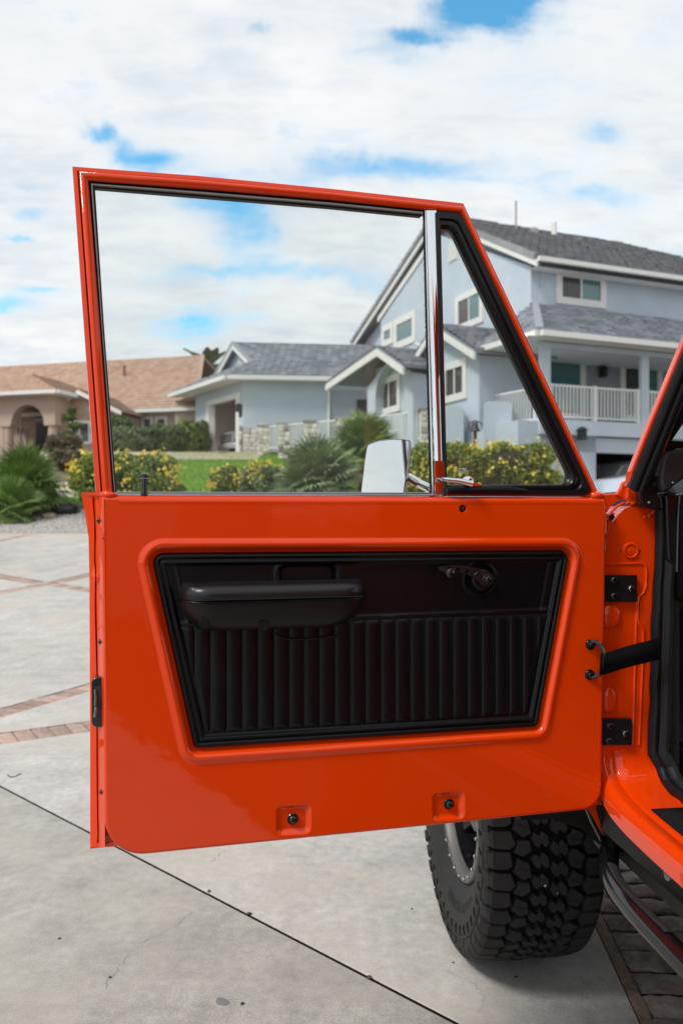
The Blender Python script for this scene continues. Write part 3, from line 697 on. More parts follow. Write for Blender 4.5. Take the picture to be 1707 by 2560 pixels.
# ------------------------------------------------------------------ house building blocks
def tile_slope(name, parent, A, B, C_, D, m, row=.30, wid=.34, thick=.075, nmax=9000):
    """tiles on the quad A-B (eave, left to right), D-C (ridge): courses of single tiles with steps"""
    A, B, C_, D = map(A3, (A, B, C_, D)); h = (np.linalg.norm(D - A) + np.linalg.norm(C_ - B)) / 2; nr = max(2, int(h / row))
    n = np.cross(B - A, D - A); n /= np.linalg.norm(n) + 1e-9
    if n[2] < 0: n = -n
    V_ = []; Q = []; T = []; k = 0
    for j in range(nr):
        v0, v1 = j / nr, (j + 1.12) / nr; v1 = min(v1, 1.0)
        l0, r0 = A + (D - A) * v0, B + (C_ - B) * v0; l1, r1 = A + (D - A) * v1, B + (C_ - B) * v1
        w = np.linalg.norm(r0 - l0); nc = max(1, int(w / wid)); sh = (j % 2) * .5 / nc
        for i in range(nc + (1 if j % 2 else 0)):
            u0 = max(0, i / nc - sh) ; u1 = min(1, (i + 1) / nc - sh)
            if u1 - u0 < .02 / nc: continue
            g_ = .02 * (u1 - u0); hh = thick * rng.uniform(.8, 1.25)
            p0 = l0 + (r0 - l0) * (u0 + g_); p1 = l0 + (r0 - l0) * (u1 - g_); p2 = l1 + (r1 - l1) * (u1 - g_); p3 = l1 + (r1 - l1) * (u0 + g_)
            V_ += [p0, p1, p0 + n * hh, p1 + n * hh, p2 + n * .012, p3 + n * .012]
            Q += [(k, k + 1, k + 3, k + 2), (k + 2, k + 3, k + 4, k + 5)]; t = rng.random(); T += [t, t]; k += 6
    Q2 = np.array(Q); base = org(parent)
    me = raw_mesh(name, np.array(V_) - base, Q2, m, T); o = addobj(name, me, parent); o['kind'] = 'stuff'
    return o
def rake_tiles(parent, P0, P1, m, size=(.34, .20, .12), side=None):
    """single barge tiles along a roof edge, each an object"""
    P0, P1 = A3(P0), A3(P1); L_ = np.linalg.norm(P1 - P0); n = max(2, int(L_ / size[0])); d = (P1 - P0) / L_
    mb = MB().box(lambda x, y, z: (x, y, z), (-.17, .17), (-.10, .10), (-.10, .04)); mb.box(lambda x, y, z: (x, y, z), (-.17, -.10), (-.11, .11), (.04, .065))
    me = bpy.data.meshes.get('rake_tile_' + m.name)
    if me is None:
        me = bpy.data.meshes.new('rake_tile_' + m.name); me.from_pydata(mb.v, [], mb.f); me.materials.append(m)
        at = me.attributes.new('tint', 'FLOAT', 'FACE'); at.data.foreach_set('value', [1.0] * len(me.polygons))
    rot = Vector(d).to_track_quat('X', 'Z').to_euler()
    for i in range(n): addobj('rake_tile', me, parent, P0 + d * (L_ * (i + .5) / n), rot, (L_ / n / .34, 1, 1))
def board(parent, name, P0, P1, w, t, m, down=A3((0, 0, -1)), label=None):
    """a straight board from P0 to P1, w deep along down, t thick across"""
    P0, P1 = A3(P0), A3(P1); d = P1 - P0; s = np.cross(d, down); s = s / (np.linalg.norm(s) + 1e-9) * t / 2
    return MB().prism([P0 - s, P1 - s, P1 - s + down * w, P0 - s + down * w], 2 * s).build(name, m, parent, smooth=None)
def wall(parent, pts, thick, m, name='wall'):
    return MB().prism(pts, thick).build(name, m, parent, smooth=None)
def window(fr, parent, axis, val, c0, c1, out, split_=.5, mats=(None, None), frame=.10, glass_name='pane', extra=None, sill=True):
    """window on the plane a=val ('a') or b=val ('b'); c0, c1 two opposite corners (along, z); out = outward sign"""
    (x0, z0_), (x1, z1_) = c0, c1; x0, x1 = min(x0, x1), max(x0, x1); z0_, z1_ = min(z0_, z1_), max(z0_, z1_)
    P = (lambda x, d, z: fr.P(val + out * d, x, z)) if axis == 'a' else (lambda x, d, z: fr.P(x, val + out * d, z))
    f = MB(); fw = frame
    f.box(P, (x0, x0 + fw), (-.02, .06), (z0_, z1_)); f.box(P, (x1 - fw, x1), (-.02, .06), (z0_, z1_))
    f.box(P, (x0 + fw, x1 - fw), (-.02, .06), (z1_ - fw, z1_)); f.box(P, (x0 + fw, x1 - fw), (-.02, .06), (z0_, z0_ + fw))
    fo = f.build('window', WHITE, parent, smooth=None)
    ix0, ix1, iz0, iz1 = x0 + fw, x1 - fw, z0_ + fw, z1_ - fw
    if split_:
        xm = ix0 + (ix1 - ix0) * split_
        MB().box(P, (xm - .03, xm + .03), (.0, .045), (iz0, iz1)).build('mullion', WHITE, fo, smooth=None)
        MB().box(P, (ix0, xm - .03), (.008, .018), (iz0, iz1)).build(glass_name, mats[0], fo, smooth=None)
        MB().box(P, (xm + .03, ix1), (.008, .018), (iz0, iz1)).build(glass_name, mats[1], fo, smooth=None)
    else: MB().box(P, (ix0, ix1), (.008, .018), (iz0, iz1)).build(glass_name, mats[0], fo, smooth=None)
    return fo
def lamp(fr, parent, p, out):
    mb = MB(); x, y, z = p; q = A3(p)
    mb.box(lambda a, b, c: q + fr.u * a + fr.w * b + A3((0, 0, c)), (-.09, .09), (-.09, .09), (-.16, .10))
    mb.rows([[q + fr.u * i * s + fr.w * j * s + A3((0, 0, h)) for i, j in ((-1, -1), (1, -1), (1, 1), (-1, 1))] for s, h in ((.13, .10), (.04, .2))], True, True)
    return mb.build('wall_lamp', LAMPB, parent, smooth=None)

# ------------------------------------------------------------------ the blue house
H = Fr((6.2, 25.0), 22)
HB = empty('blue_house', H.P(0, 0, 1.15), 'pale blue two storey stucco house with grey tiled roofs and white balcony rail', 'house')
zc = H.ha(1350, 653, 0)[1]                    # eave height at the near corner
apb, apz = H.ha(1116, 576, 0)
lfb, lfz = H.ha(963, 795, 0)
wall(HB, [H.P(0, 0, 1.0), H.P(0, 0, zc), H.P(0, apb, apz), H.P(0, 14.4, 9.0), H.P(0, 14.4, 1.0)], H.u * .3, BLUEW)
wall(HB, [H.P(.3, 0, 3.4), H.P(13.5, 0, 3.4), H.P(13.5, 0, zc + .1), H.P(.3, 0, zc + .1)], H.w * .3, BLUEW)
wall(HB, [H.P(0.3, 14.4, 1.0), H.P(13.5, 14.4, 1.0), H.P(13.5, 14.4, 8.8), H.P(.3, 14.4, 8.8)], -H.w * .3, BLUEW)
wall(HB, [H.P(13.5, 0, 1.0), H.P(13.5, 14.4, 1.0), H.P(13.5, 14.4, 9.0), H.P(13.5, 0, 9.2)], -H.u * .28, BLUEW)
# main roof
RZ = 12.62; ov = .5; eb = -.55
zt_e = zc - .02
RA = H.P(-ov, eb, zt_e); RBp = H.P(14.2, eb, zt_e); RT0 = H.P(-ov, apb, RZ); RT1 = H.P(8.0, apb, RZ)
tile_slope('roof_tiles', HB, RA, RBp, RT1, RT0, ROOFG)
lb, lz = H.ha(880, 855, -ov)
RL0 = H.P(-ov, lb, lz); RL1 = H.P(14.2, lb, lz)
tile_slope('roof_tiles', HB, RL1, RL0, RT0, RT1, ROOFG)
tile_slope('roof_tiles', HB, RBp, RL1, RT1, RT1 + H.w * .01, ROOFG)
roof = MB(); dn = A3((0, 0, -.13))
roof.prism([RA, RBp, RT1, RT0], dn); roof.prism([RL1, RL0, RT0, RT1], dn); roof.prism([RBp, RL1, RT1], dn)
roof = roof.build('roof', ROOFG, HB, smooth=None)
RAKE = mat('barge_tile', (.30, .30, .32), .8, rand=.15)
rake_tiles(roof, RA, RT0, RAKE); rake_tiles(roof, RL0, RT0, RAKE)
for p_, q_ in ((RA + dn, RT0 + dn), (RL0 + dn, RT0 + dn)): board(HB, 'fascia', p_, q_, .22, .06, WHITE)
board(HB, 'gutter', RA + dn * .4 - H.w * .06, RBp + dn * .4 - H.w * .06, .14, .12, WHITE)
# soffit
MB().face([H.P(-ov, eb, zt_e - .34), H.P(14.2, eb, zt_e - .34), H.P(14.2, 0, zt_e - .30), H.P(-ov, 0, zt_e - .30)]).build('soffit', WHITE, HB, smooth=None)
# inner gable trim and the proud wall below it
tr = [(H.P(-.36, lfb, lfz), H.P(-.36, apb, apz)), (H.P(-.36, apb, apz), H.P(-.36, 3.2, apz - (apz - zc) * (apb - 3.2) / apb))]
board(HB, 'fascia', *tr[0], .24, .06, WHITE)
wall(HB, [H.P(-.33, 0.0 + .02, 3.5), H.P(-.33, .02, zc - .18), H.P(-.33, apb, apz - .22), H.P(-.33, lfb - .25, lfz - .22), H.P(-.33, lfb - .25, 3.5)], H.u * .325, BLUEW, 'gable_wall')
# pipes and antenna
for (px, py0, py1, r_, m_, nm) in ((1289, 578, 502, .035, STEEL, 'antenna'), (1384, 601, 557, .10, WHITE, 'vent_pipe'), (1332, 583, 572, .18, STEEL, 'roof_vent'), (1447, 616, 596, .10, STEEL, 'vent_pipe')):
    b0 = H.loc(hit(px, py0, H.P(0, eb + 5.2, 0), H.w)); P0 = H.P(b0[0], b0[1], b0[2]); P1 = hit(px, py1, H.P(0, eb + 5.2, 0), H.w)
    MB().tube([P0 - A3((0, 0, .5)), P1], r_, 10).build(nm, m_, roof)
    if r_ == .10: MB().tube([P0 - A3((0, 0, .2)), P0 + A3((0, 0, .18))], .18, 10).build('flashing', STEEL, roof)
# windows
def wa(x0, y0_, x1, y1_, val=-.33): return H.ha(x0, y0_, val), H.ha(x1, y1_, val)
window(H, HB, 'b', 0, H.hb(1388, 672, 0), H.hb(1512, 773, 0), -1, .5, (WIND, WINT), .22)
c0, c1 = H.span('a', -.33, 1140, 1209, 727, 818); window(H, HB, 'a', -.33, c0, c1, -1, .5, (WINT, WIND), .22)
c0, c1 = H.span('a', -.33, 986, 1040, 787, 865); window(H, HB, 'a', -.33, c0, c1, -1, 0, (WINT, WINT), .28)
c0, c1 = H.span('a', -.33, 956, 984, 811, 863); window(H, HB, 'a', -.33, c0, c1, -1, 0, (WINT, WINT), .25)
c0, c1 = H.span('a', -.33, 1123, 1143, 606, 652); 
vp = MB(); v = [H.P(-.36, *c0[:1], c0[1])]
P_ = lambda x, d, z: H.P(-.33 - d, x, z)
vt = MB().box(P_, sorted((c0[0], c1[0])), (-.01, .04), sorted((c0[1], c1[1]))).build('gable_vent', WHITE, HB, smooth=None)
for k in range(6):
    zk = c0[1] + (c1[1] - c0[1]) * (k + .5) / 6; MB().box(P_, (min(c0[0], c1[0]) + .05, max(c0[0], c1[0]) - .05), (.04, .06), (zk - .02, zk + .03)).build('slat', WHITE, vt, smooth=None)

# porch: roof, beam, posts, floor slab, rail, back wall
PD = -2.6                                            # porch front plane
pz = H.hb(1350, 852, PD)[1]; pz_t = H.hb(1429, 770, 0)[1]
pa0 = H.hb(1340, 840, PD - .3)[0]
E0 = H.P(pa0, PD - .45, pz + .16); E1 = H.P(12.5, PD - .45, pz + .16); T0 = H.P(-.2, 0, pz_t); T1 = H.P(12.5, 0, pz_t)
tile_slope('roof_tiles', HB, E0, E1, T1, T0, ROOFG2)
PR = MB().prism([E0, E1, T1, T0], dn).build('porch_roof', ROOFG2, HB, smooth=None)
# left hip of the porch, down to the west eave
W0 = H.P(-2.6, .6, H.ha(1186, 872, -2.6)[1] + .1); HT = H.P(-.2, 6.6, pz_t + .1)
wb, wz = H.ha(1186, 868, -2.5); W0 = H.P(-2.5, wb, pz + .16)
tile_slope('roof_tiles', HB, W0, E0, T0, H.P(-.33, wb, pz_t), ROOFG2)
PR2 = MB().prism([W0, E0, T0, H.P(-.33, wb, pz_t)], dn).build('porch_roof', ROOFG2, HB, smooth=None)
rake_tiles(PR, E0 + A3((0, 0, .05)), T0 + A3((0, 0, .05)), ROOFG2)
board(HB, 'gutter', E0 - H.w * .08, E1 - H.w * .08, .15, .14, WHITE); board(HB, 'gutter', W0 - H.u * .08, E0 - H.u * .08, .15, .14, WHITE)
MB().face([H.P(-2.5, PD - .4, pz + .02), H.P(12.5, PD - .4, pz + .02), H.P(12.5, 0, pz + .02), H.P(-2.5, 0, pz + .02)]).face([H.P(-2.5, 0, pz + .02), H.P(0, 0, pz + .02), H.P(0, 8, pz + .02), H.P(-2.5, 8, pz + .02)]).build('porch_ceiling', WHITE, HB, smooth=None)
pa1 = H.hb(1352, 900, PD)[0]
MB().box(H.P, (pa1, 12.5), (PD, PD + .2), (pz - .15, pz)).build('beam', BLUEW, HB, smooth=None)
fz = H.hb(1500, 1055, PD)[1]                          # porch floor
for x0, x1, zb_ in ((1352, 1376, 1.1), (1597, 1622, fz)):
    a0, a1 = H.hb(x0, 900, PD)[0], H.hb(x1, 900, PD)[0]; a0 = a0 + (.10 if x0 > 1500 else 0); MB().box(H.P, (a0, a1), (PD + .01, PD + .13), (zb_, pz - .15)).build('post', BLUEW, HB, smooth=None)
a0 = H.hb(1640, 900, PD)[0]
MB().box(H.P, (a0 + 2.2, a0 + 2.5), (PD + .01, PD + .3), (fz, pz - .15)).build('post', BLUEW, HB, smooth=None)
b1z = H.hb(1400, 1087, PD)[1]; b2z = H.hb(1456, 1130, PD)[1]
MB().box(H.P, (pa1 - .1, 12.5), (PD - .12, 0), (b1z, fz)).build('balcony_slab', BLUEW, HB, smooth=None)
MB().box(H.P, (pa1, 12.5), (PD, PD + .3), (b2z, b1z - .03)).build('lower_beam', BLUEW, HB, smooth=None)
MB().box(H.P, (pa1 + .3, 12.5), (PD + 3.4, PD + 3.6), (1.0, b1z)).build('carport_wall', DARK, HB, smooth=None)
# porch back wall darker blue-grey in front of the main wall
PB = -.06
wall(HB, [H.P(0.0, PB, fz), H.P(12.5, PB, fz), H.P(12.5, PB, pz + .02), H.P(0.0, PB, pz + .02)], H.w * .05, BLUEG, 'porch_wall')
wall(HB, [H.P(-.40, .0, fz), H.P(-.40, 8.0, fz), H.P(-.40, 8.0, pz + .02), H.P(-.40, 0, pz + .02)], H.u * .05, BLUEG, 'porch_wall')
window(H, HB, 'b', PB, H.hb(1360, 1046, PB), H.hb(1461, 891, PB), -1, 0, (WINT, WINT), .2)
window(H, HB, 'b', PB, H.hb(1548, 1052, PB), H.hb(1652, 899, PB), -1, .55, (WIND, WINT), .2)
lp_ = H.hb(1507, 930, PB - .15); lamp(H, HB, H.P(lp_[0], PB - .15, lp_[1]), -1)
lp_ = H.ha(1268, 930, -.55); lamp(H, HB, H.P(-.55, lp_[0], lp_[1]), -1)
lp_ = H.hb(1447, 1086, PD - .1); lamp(H, HB, H.P(lp_[0], PD - .22, lp_[1]), -1)
# rails
BAL = bpy.data.meshes.new('baluster'); _b = MB().box(lambda x, y, z: (x, y, z), (-.014, .014), (-.014, .014), (0, .82)); BAL.from_pydata(_b.v, [], _b.f); BAL.materials.append(WHITE)
def railing(name, root, P0, P1, h=.95, newels=(0, 1), step=.115, foot=.09, parts=True):
    P0, P1 = A3(P0), A3(P1); up = A3((0, 0, 1)); d = P1 - P0; L_ = np.linalg.norm(d); d /= L_
    r_ = MB(); s = np.cross(d, up); s /= np.linalg.norm(s)
    for z_, hh, w in ((h, .05, .05), (foot, .04, .03)):
        a = P0 + up * z_; b = P1 + up * z_; r_.prism([a - s * w / 2, b - s * w / 2, b - s * w / 2 + up * hh, a - s * w / 2 + up * hh], s * w)
    ro = r_.build(name, WHITE, root, smooth=None)
    for t in newels: c = P0 + d * L_ * t; MB().box(lambda x, y, z: c + d * x + s * y + up * z, (-.05, .05), (-.05, .05), (-.05, h + .07)).build('newel_post', WHITE, ro, smooth=None)
    n = int(L_ / step)
    for i in range(1, n): c = P0 + d * (L_ * i / n) + up * (foot + .04); addobj('baluster', BAL, ro, c, (0, 0, math.atan2(d[1], d[0])), (1, 1, (h - foot - .04) / .82))
    return ro
pc = H.hb(1400, 1000, PD)[0]
aR = H.hb(1600, 1000, PD)[0]; aM = H.hb(1492, 1000, PD)[0]; aL = H.hb(1378, 1000, PD)[0]
railing('railing', HB, H.P(aL, PD + .12, fz), H.P(aR, PD + .12, fz), newels=(0, (aM - aL) / (aR - aL), 1))
railing('railing', HB, H.P(aR + .3, PD + .12, fz), H.P(aR + 2.6, PD + .12, fz))
rb = H.ha(1286, 1000, -2.3)[0]
railing('railing', HB, H.P(-1.6, rb, fz - .05), H.P(aL - .05, PD + .12, fz), newels=(0,))
railing('railing', HB, H.P(-2.3, H.ha(1112, 1010, -2.3)[0], fz - .05), H.P(-1.7, rb, fz - .05), newels=(0,))
# terrace under the west porch
MB().box(H.P, (-2.6, 0), (PD, 12.5), (1.0, fz - .06)).build('terrace_base', BLUEW, HB, smooth=None)

# bays A and B on the west side, each with a small gable
def bay(apex, left, right, val, name, tops):
    ab, az_ = H.ha(*apex, val); l_b, l_z = H.ha(*left, val); r_b, r_z = H.ha(*right, val)
    return (ab, az_), (l_b, l_z), (r_b, r_z)
VB = -2.9
(ab, az_), (l_b, l_z), (r_b, r_z) = bay((1085, 815), (1022, 915), (1186, 880), VB, 'b', None)
wall(HB, [H.P(VB + .4, r_b + .4, 3.4), H.P(VB + .4, r_b + .4, r_z), H.P(VB + .4, ab, az_ - .2), H.P(VB + .4, l_b - .4, l_z), H.P(VB + .4, l_b - .4, 3.4)], H.u * 2.4, BLUEW, 'bay')
for q0, q1 in (((r_b, r_z), (ab, az_)), ((l_b, l_z), (ab, az_))):
    board(HB, 'fascia', H.P(VB, *q0), H.P(VB, *q1), .22, .07, WHITE)
    A_, D_ = H.P(VB, q0[0], q0[1] + .08), H.P(VB, q1[0], q1[1] + .10); B_, C_ = A_ + H.u * 2.9, D_ + H.u * 2.9
    tile_slope('roof_tiles', HB, A_, B_, C_, D_, ROOFG2); MB().prism([A_, B_, C_, D_], dn * .6).build('bay_roof', ROOFG2, HB, smooth=None)
c0, c1 = H.span('a', VB + .4, 1108, 1168, 903, 1003); window(H, HB, 'a', VB + .4, c0, c1, -1, .5, (WIND, WIND), .22)
VA = -3.9
(ab, az_), (l_b, l_z), (r_b, r_z) = bay((943, 872), (815, 962), (1008, 918), VA, 'a', None)
for q0, q1 in (((r_b, r_z), (ab, az_)), ((l_b, l_z), (ab, az_))):
    board(HB, 'fascia', H.P(VA, *q0), H.P(VA, *q1), .24, .07, WHITE)
    A_, D_ = H.P(VA, q0[0], q0[1] + .08), H.P(VA, q1[0], q1[1] + .10); B_, C_ = A_ + H.u * 3.9, D_ + H.u * 3.9
    tile_slope('roof_tiles', HB, A_, B_, C_, D_, ROOFG2); MB().prism([A_, B_, C_, D_], dn * .6).build('bay_roof', ROOFG2, HB, smooth=None)
bl, br = H.ha(918, 1000, VA + .5)[0], H.ha(1032, 1000, VA + .5)[0]
# front of bay A: a wall with an arched recess
m0, m1 = H.ha(938, 1000, VA + .5)[0], H.ha(1010, 1000, VA + .5)[0]; cm = (m0 + m1) / 2; rm = abs(m0 - m1) / 2; zs = H.ha(975, 935, VA + .5)[1] - rm * .6
arch = [H.P(VA + .5, cm + rm * math.cos(t), zs + rm * .9 * math.sin(t)) for t in np.linspace(0, math.pi, 15)]
outl = [H.P(VA + .5, max(bl, br), zs), H.P(VA + .5, max(bl, br), az_ - 1.0), H.P(VA + .5, ab, az_ - .25), H.P(VA + .5, min(bl, br), r_z - .1), H.P(VA + .5, min(bl, br), zs)]
mb = MB(); mb.prism(arch + outl[::-1], H.u * .35); mb.prism([H.P(VA + .5, max(bl, br), 3.4), H.P(VA + .5, max(bl, br), zs), H.P(VA + .5, cm + rm, zs), H.P(VA + .5, cm + rm, 3.4)], H.u * .35)
mb.prism([H.P(VA + .5, cm - rm, 3.4), H.P(VA + .5, cm - rm, zs), H.P(VA + .5, min(bl, br), zs), H.P(VA + .5, min(bl, br), 3.4)], H.u * .35)
mb.build('bay', BLUEW, HB, smooth=None)
wall(HB, [H.P(VA + .85, max(bl, br), 3.4), H.P(VA + .85, max(bl, br), l_z + .2), H.P(VA + .85, ab, az_ - .3), H.P(VA + .85, min(bl, br), r_z - .12), H.P(VA + .85, min(bl, br), 3.4)], H.u * 3.0, BLUEW, 'bay')
c0, c1 = H.span('a', VA + .84, 946, 1002, 941, 1034); window(H, HB, 'a', VA + .84, c0, c1, -1, .5, (WIND, WIND), .22)
dpb = H.ha(1042, 930, VB - .02)[0]; MB().tube([H.P(VB + .3, dpb, 3.6), H.P(VB + .3, dpb, r_z + .9), H.P(VB + .1, dpb + .4, r_z + 1.1)], .05, 8).build('downpipe', WHITE, HB)
# blue wall blocks and bell in front of the porch
for i, (x0, x1, y0_, y1_, Yb, lb) in enumerate(((1112, 1158, 1016, 1110, 23.6, 'short pale blue rounded wall pillar left of the bell'), (1208, 1279, 1003, 1110, 22.6, 'wide pale blue rounded wall pillar right of the bell'))):
    a = atY(x0, y0_, Yb); b = atY(x1, y0_, Yb); pr = arcpoly([(a[0], 1.1), (b[0], 1.1), (b[0], a[2]), (a[0], a[2])], [0, 0, .15, .15], 5)
    o = MB().prism([(p[0], Yb, p[1]) for p in pr], (.15, .65, 0)).build('wall_pillar', BLUEW); props(o, lb, 'pillar', 'blue garden wall pillars')
def bell():
    c = atY(1187, 1078, 22.0); root = empty('yard_bell', (c[0], c[1], 1.15), 'dark iron dinner bell on a post behind the flowering hedge', 'bell')
    MB().tube([(c[0], c[1], 1.1), (c[0], c[1], c[2] - .02)], .05, 8).build('post', BARK, root)
    prof = [(.02, .25), (.07, .24), (.09, .17), (.11, .09), (.15, .02), (.16, 0)]
    MB().rows([[(c[0] + r_ * math.cos(t), c[1] + r_ * math.sin(t), c[2] + z_) for t in np.linspace(0, 2 * math.pi, 17)[:-1]] for r_, z_ in prof], True).build('bell', mat('iron', (.05, .05, .055), .5, metal=.5), root)
    MB().tube([(c[0] - .19, c[1], c[2] + .04), (c[0] - .17, c[1], c[2] + .22), (c[0], c[1], c[2] + .29), (c[0] + .17, c[1], c[2] + .22), (c[0] + .19, c[1], c[2] + .04)], .02, 6).build('yoke', LAMPB, root)
bell()

# garage wing
G0 = atY(608, 1000, 34); G = Fr((G0[0], G0[1]), 6); G.w = A3((-math.sin(R(33)), math.cos(R(33)), 0))   # the wing's corner is wider than square
gze = G.hb(700, 944, 0)[1]; gzf = 3.86
GR = G.hb(880, 1000, 0)[0]
gl = G.ha(489, 1000, 0)[0]
wall(HB, [G.P(0, 0, gzf - .4), G.P(GR + 3, 0, gzf - .4), G.P(GR + 3, 0, gze), G.P(0, 0, gze)], G.w * .25, BLUEW, 'garage_wall')
(o0b, o0z), (o1b, o1z) = G.ha(594, 1129, 0), G.ha(524, 1010, 0); otop = G.ha(585, 998, 0)[1]
lo_b, hi_b = min(o0b, o1b), max(o0b, o1b)
mb = MB(); Pg = G.P
mb.box(Pg, (0, .25), (.25, lo_b), (gzf - .4, gze)); mb.box(Pg, (0, .25), (hi_b, gl), (gzf - .4, gze)); mb.box(Pg, (0, .25), (lo_b, hi_b), (otop, gze)); mb.build('garage_wall', BLUEW, HB, smooth=None)
tr_ = MB(); w_ = .28
tr_.box(Pg, (-.075, .24), (lo_b - w_ * .9, lo_b + .02), (gzf, otop)); tr_.box(Pg, (-.06, .24), (hi_b - .02, hi_b + w_), (gzf, otop)); tr_.box(Pg, (-.06, .24), (lo_b - w_ * .9, hi_b + w_), (otop + .002, otop + w_ * .8)); tr_.build('garage_door_frame', WHITE, HB, smooth=None)
gi = gl + 3.2; ins = MB(); ins.face([Pg(6, .3, gzf), Pg(6, gi, gzf), Pg(6, gi, gze), Pg(6, .3, gze)]); ins.face([Pg(.2, gi, gzf), Pg(6, gi, gzf), Pg(6, gi, gze), Pg(.2, gi, gze)]); ins.face([Pg(.2, .3, gzf), Pg(6, .3, gzf), Pg(6, .3, gze), Pg(.2, .3, gze)])
ins.face([Pg(.2, .3, gzf + .01), Pg(6, .3, gzf + .01), Pg(6, gi, gzf + .01), Pg(.2, gi, gzf + .01)]); ins.face([Pg(.2, .3, gze - .05), Pg(6, .3, gze - .05), Pg(6, gi, gze - .05), Pg(.2, gi, gze - .05)]); ins.build('garage_interior', GARIN, HB, smooth=None)
# roof of the wing
rz_ = None; gb_mid = gl / 2
gmid = gl / 2; _rb = G.hb(585, 855, gmid); rz_ = _rb[1]
EA, EB = G.P(-.5, -.5, gze + .05), G.P(GR + 2.6, -.5, gze + .05); TA, TB = G.P(-.4, gmid, rz_), G.P(GR + 2.6, gmid, rz_); LA, LB = G.P(-.5, 2 * gmid + .5, gze + .05), G.P(GR + 2.6, 2 * gmid + .5, gze + .05)
# clipped gable: small pent roof below the gable
zs_ = lambda b: gze + .05 + (rz_ - gze - .05) * (b + .5) / (gmid + .5)
_n = np.cross(G.u, G.w * (gmid + .5) + A3((0, 0, rz_ - gze - .05))); _r = G.loc(hit(632, 904, EA, _n))
ag = _rb[0]; bR = _r[1]
Rr = G.P(ag, bR, zs_(bR)); Rl = G.P(ag, 2 * gmid - bR, zs_(bR)); AP = G.P(ag, gmid, rz_); Ec = G.P(-.9, -.5, gze + .03); El = G.P(-.9, 2 * gmid + .5, gze + .03)
Rr2 = Rr; Rl2 = Rl; Re = G.P(GR + 2.6, bR, zs_(bR))
tile_slope('roof_tiles', HB, Rr2, Re, TB, AP, ROOFG2); tile_slope('roof_tiles', HB, Ec, EB, Re, Rr, ROOFG2); tile_slope('roof_tiles', HB, El, Ec, Rr, Rl, ROOFG2)
GRF = MB().prism([Rr2, Re, TB, AP], dn).prism([Ec, EB, Re, Rr], dn).prism([El, Ec, Rr, Rl], dn).prism([G.P(GR + 2.6, 2 * gmid + .5, gze + .03), El, Rl2, AP, TB], dn).build('garage_roof', ROOFG2, HB, smooth=None)
wall(HB, [G.P(ag + .3, bR, zs_(bR) - .1), G.P(ag + .3, gmid, rz_ - .2), G.P(ag + .3, 2 * gmid - bR, zs_(bR) - .1)], G.u * .1, BLUEW, 'gable_wall')
rake_tiles(GRF, Rr2, AP, ROOFG2); rake_tiles(GRF, Rl2, AP, ROOFG2); rake_tiles(GRF, Ec, Rr, ROOFG2)
board(HB, 'fascia', Rr2 + dn * .6 - G.u * .05, AP + dn * .6 - G.u * .05, .24, .07, WHITE); board(HB, 'fascia', Rl2 + dn * .6 - G.u * .05, AP + dn * .6 - G.u * .05, .24, .07, WHITE)
board(HB, 'gutter', G.P(-.9, -.56, gze), G.P(GR + 2.6, -.56, gze), .18, .14, WHITE); board(HB, 'gutter', G.P(-.95, -.5, gze), G.P(-.95, gl + .8, gze), .18, .14, WHITE)
MB().face([G.P(-.9, -.5, gze - .17), G.P(GR + 2, -.5, gze - .17), G.P(GR + 2, 0, gze - .17), G.P(-.9, 0, gze - .17)]).face([G.P(-.9, 0, gze - .17), G.P(0, 0, gze - .17), G.P(0, gl + .7, gze - .17), G.P(-.9, gl + .7, gze - .17)]).build('soffit', WHITE, HB, smooth=None)
lp_ = G.ha(597, 1020, -.15); lamp(G, HB, G.P(-.15, max(.12, lp_[0]), lp_[1]), -1)
MB().box(Pg, (-.04, 0), (.08, .36), (gzf + 1.55, gzf + 1.8)).build('number_plate', LAMPB, HB, smooth=None)
db = G.hb(822, 1000, -.08)[0]; MB().tube([G.P(db, -.08, gzf), G.P(db, -.08, gze - .5)], .06, 8).build('downpipe', WHITE, HB)
# recessed entry wall right of the garage with a dark door
ra0, ra1 = G.hb(822, 1000, .02)[0], G.hb(930, 1000, .02)[0]
MB().box(Pg, (ra0 + .05, ra1), (-.05, -.01), (gzf, gze - .5)).build('entry_wall', BLUEG, HB, smooth=None)
MB().box(Pg, (G.hb(893, 1000, -.1)[0], ra1), (-.12, -.06), (gzf, gze - .9)).build('entry_door', DARK, HB, smooth=None)
# stone veneer: single stones on the garage corners
SM = []
for k in range(6):
    me = bpy.data.meshes.new('stone'); bm = bmesh.new(); bmesh.ops.create_cube(bm, size=1); bmesh.ops.bevel(bm, geom=bm.edges[:], offset=.16, segments=1, affect='EDGES')
    for v_ in bm.verts: v_.co += Vector([random.uniform(-.04, .04) for _ in range(3)])
    bm.to_mesh(me); bm.free(); me.materials.append(STONED if k == 5 else STONEW); SM.append(me)
def stones(parent, fr, a0, a1, b0, b1, z_0, z_1, face='b'):
    z = z_0
    while z < z_1 - .05:
        h = random.uniform(.14, .24); x = (a0 if face == 'b' else b0); xe = (a1 if face == 'b' else b1)
        while x < xe - .02:
            w = min(random.uniform(.2, .42), xe - x); c = fr.P(x + w / 2, b0, z + h / 2) if face == 'b' else fr.P(a0, x + w / 2, z + h / 2)
            addobj('stone', random.choice(SM), parent, c, (0, 0, R(fr.deg) + (0 if face == 'b' else math.pi / 2)), (w * .95, .12, h * .93)); x += w
        z += h
svn = MB().box(Pg, (-.03, .5), (-.03, .02), (gzf - .3, gzf + 1.05)).build('stone_base', STONED, HB, smooth=None)
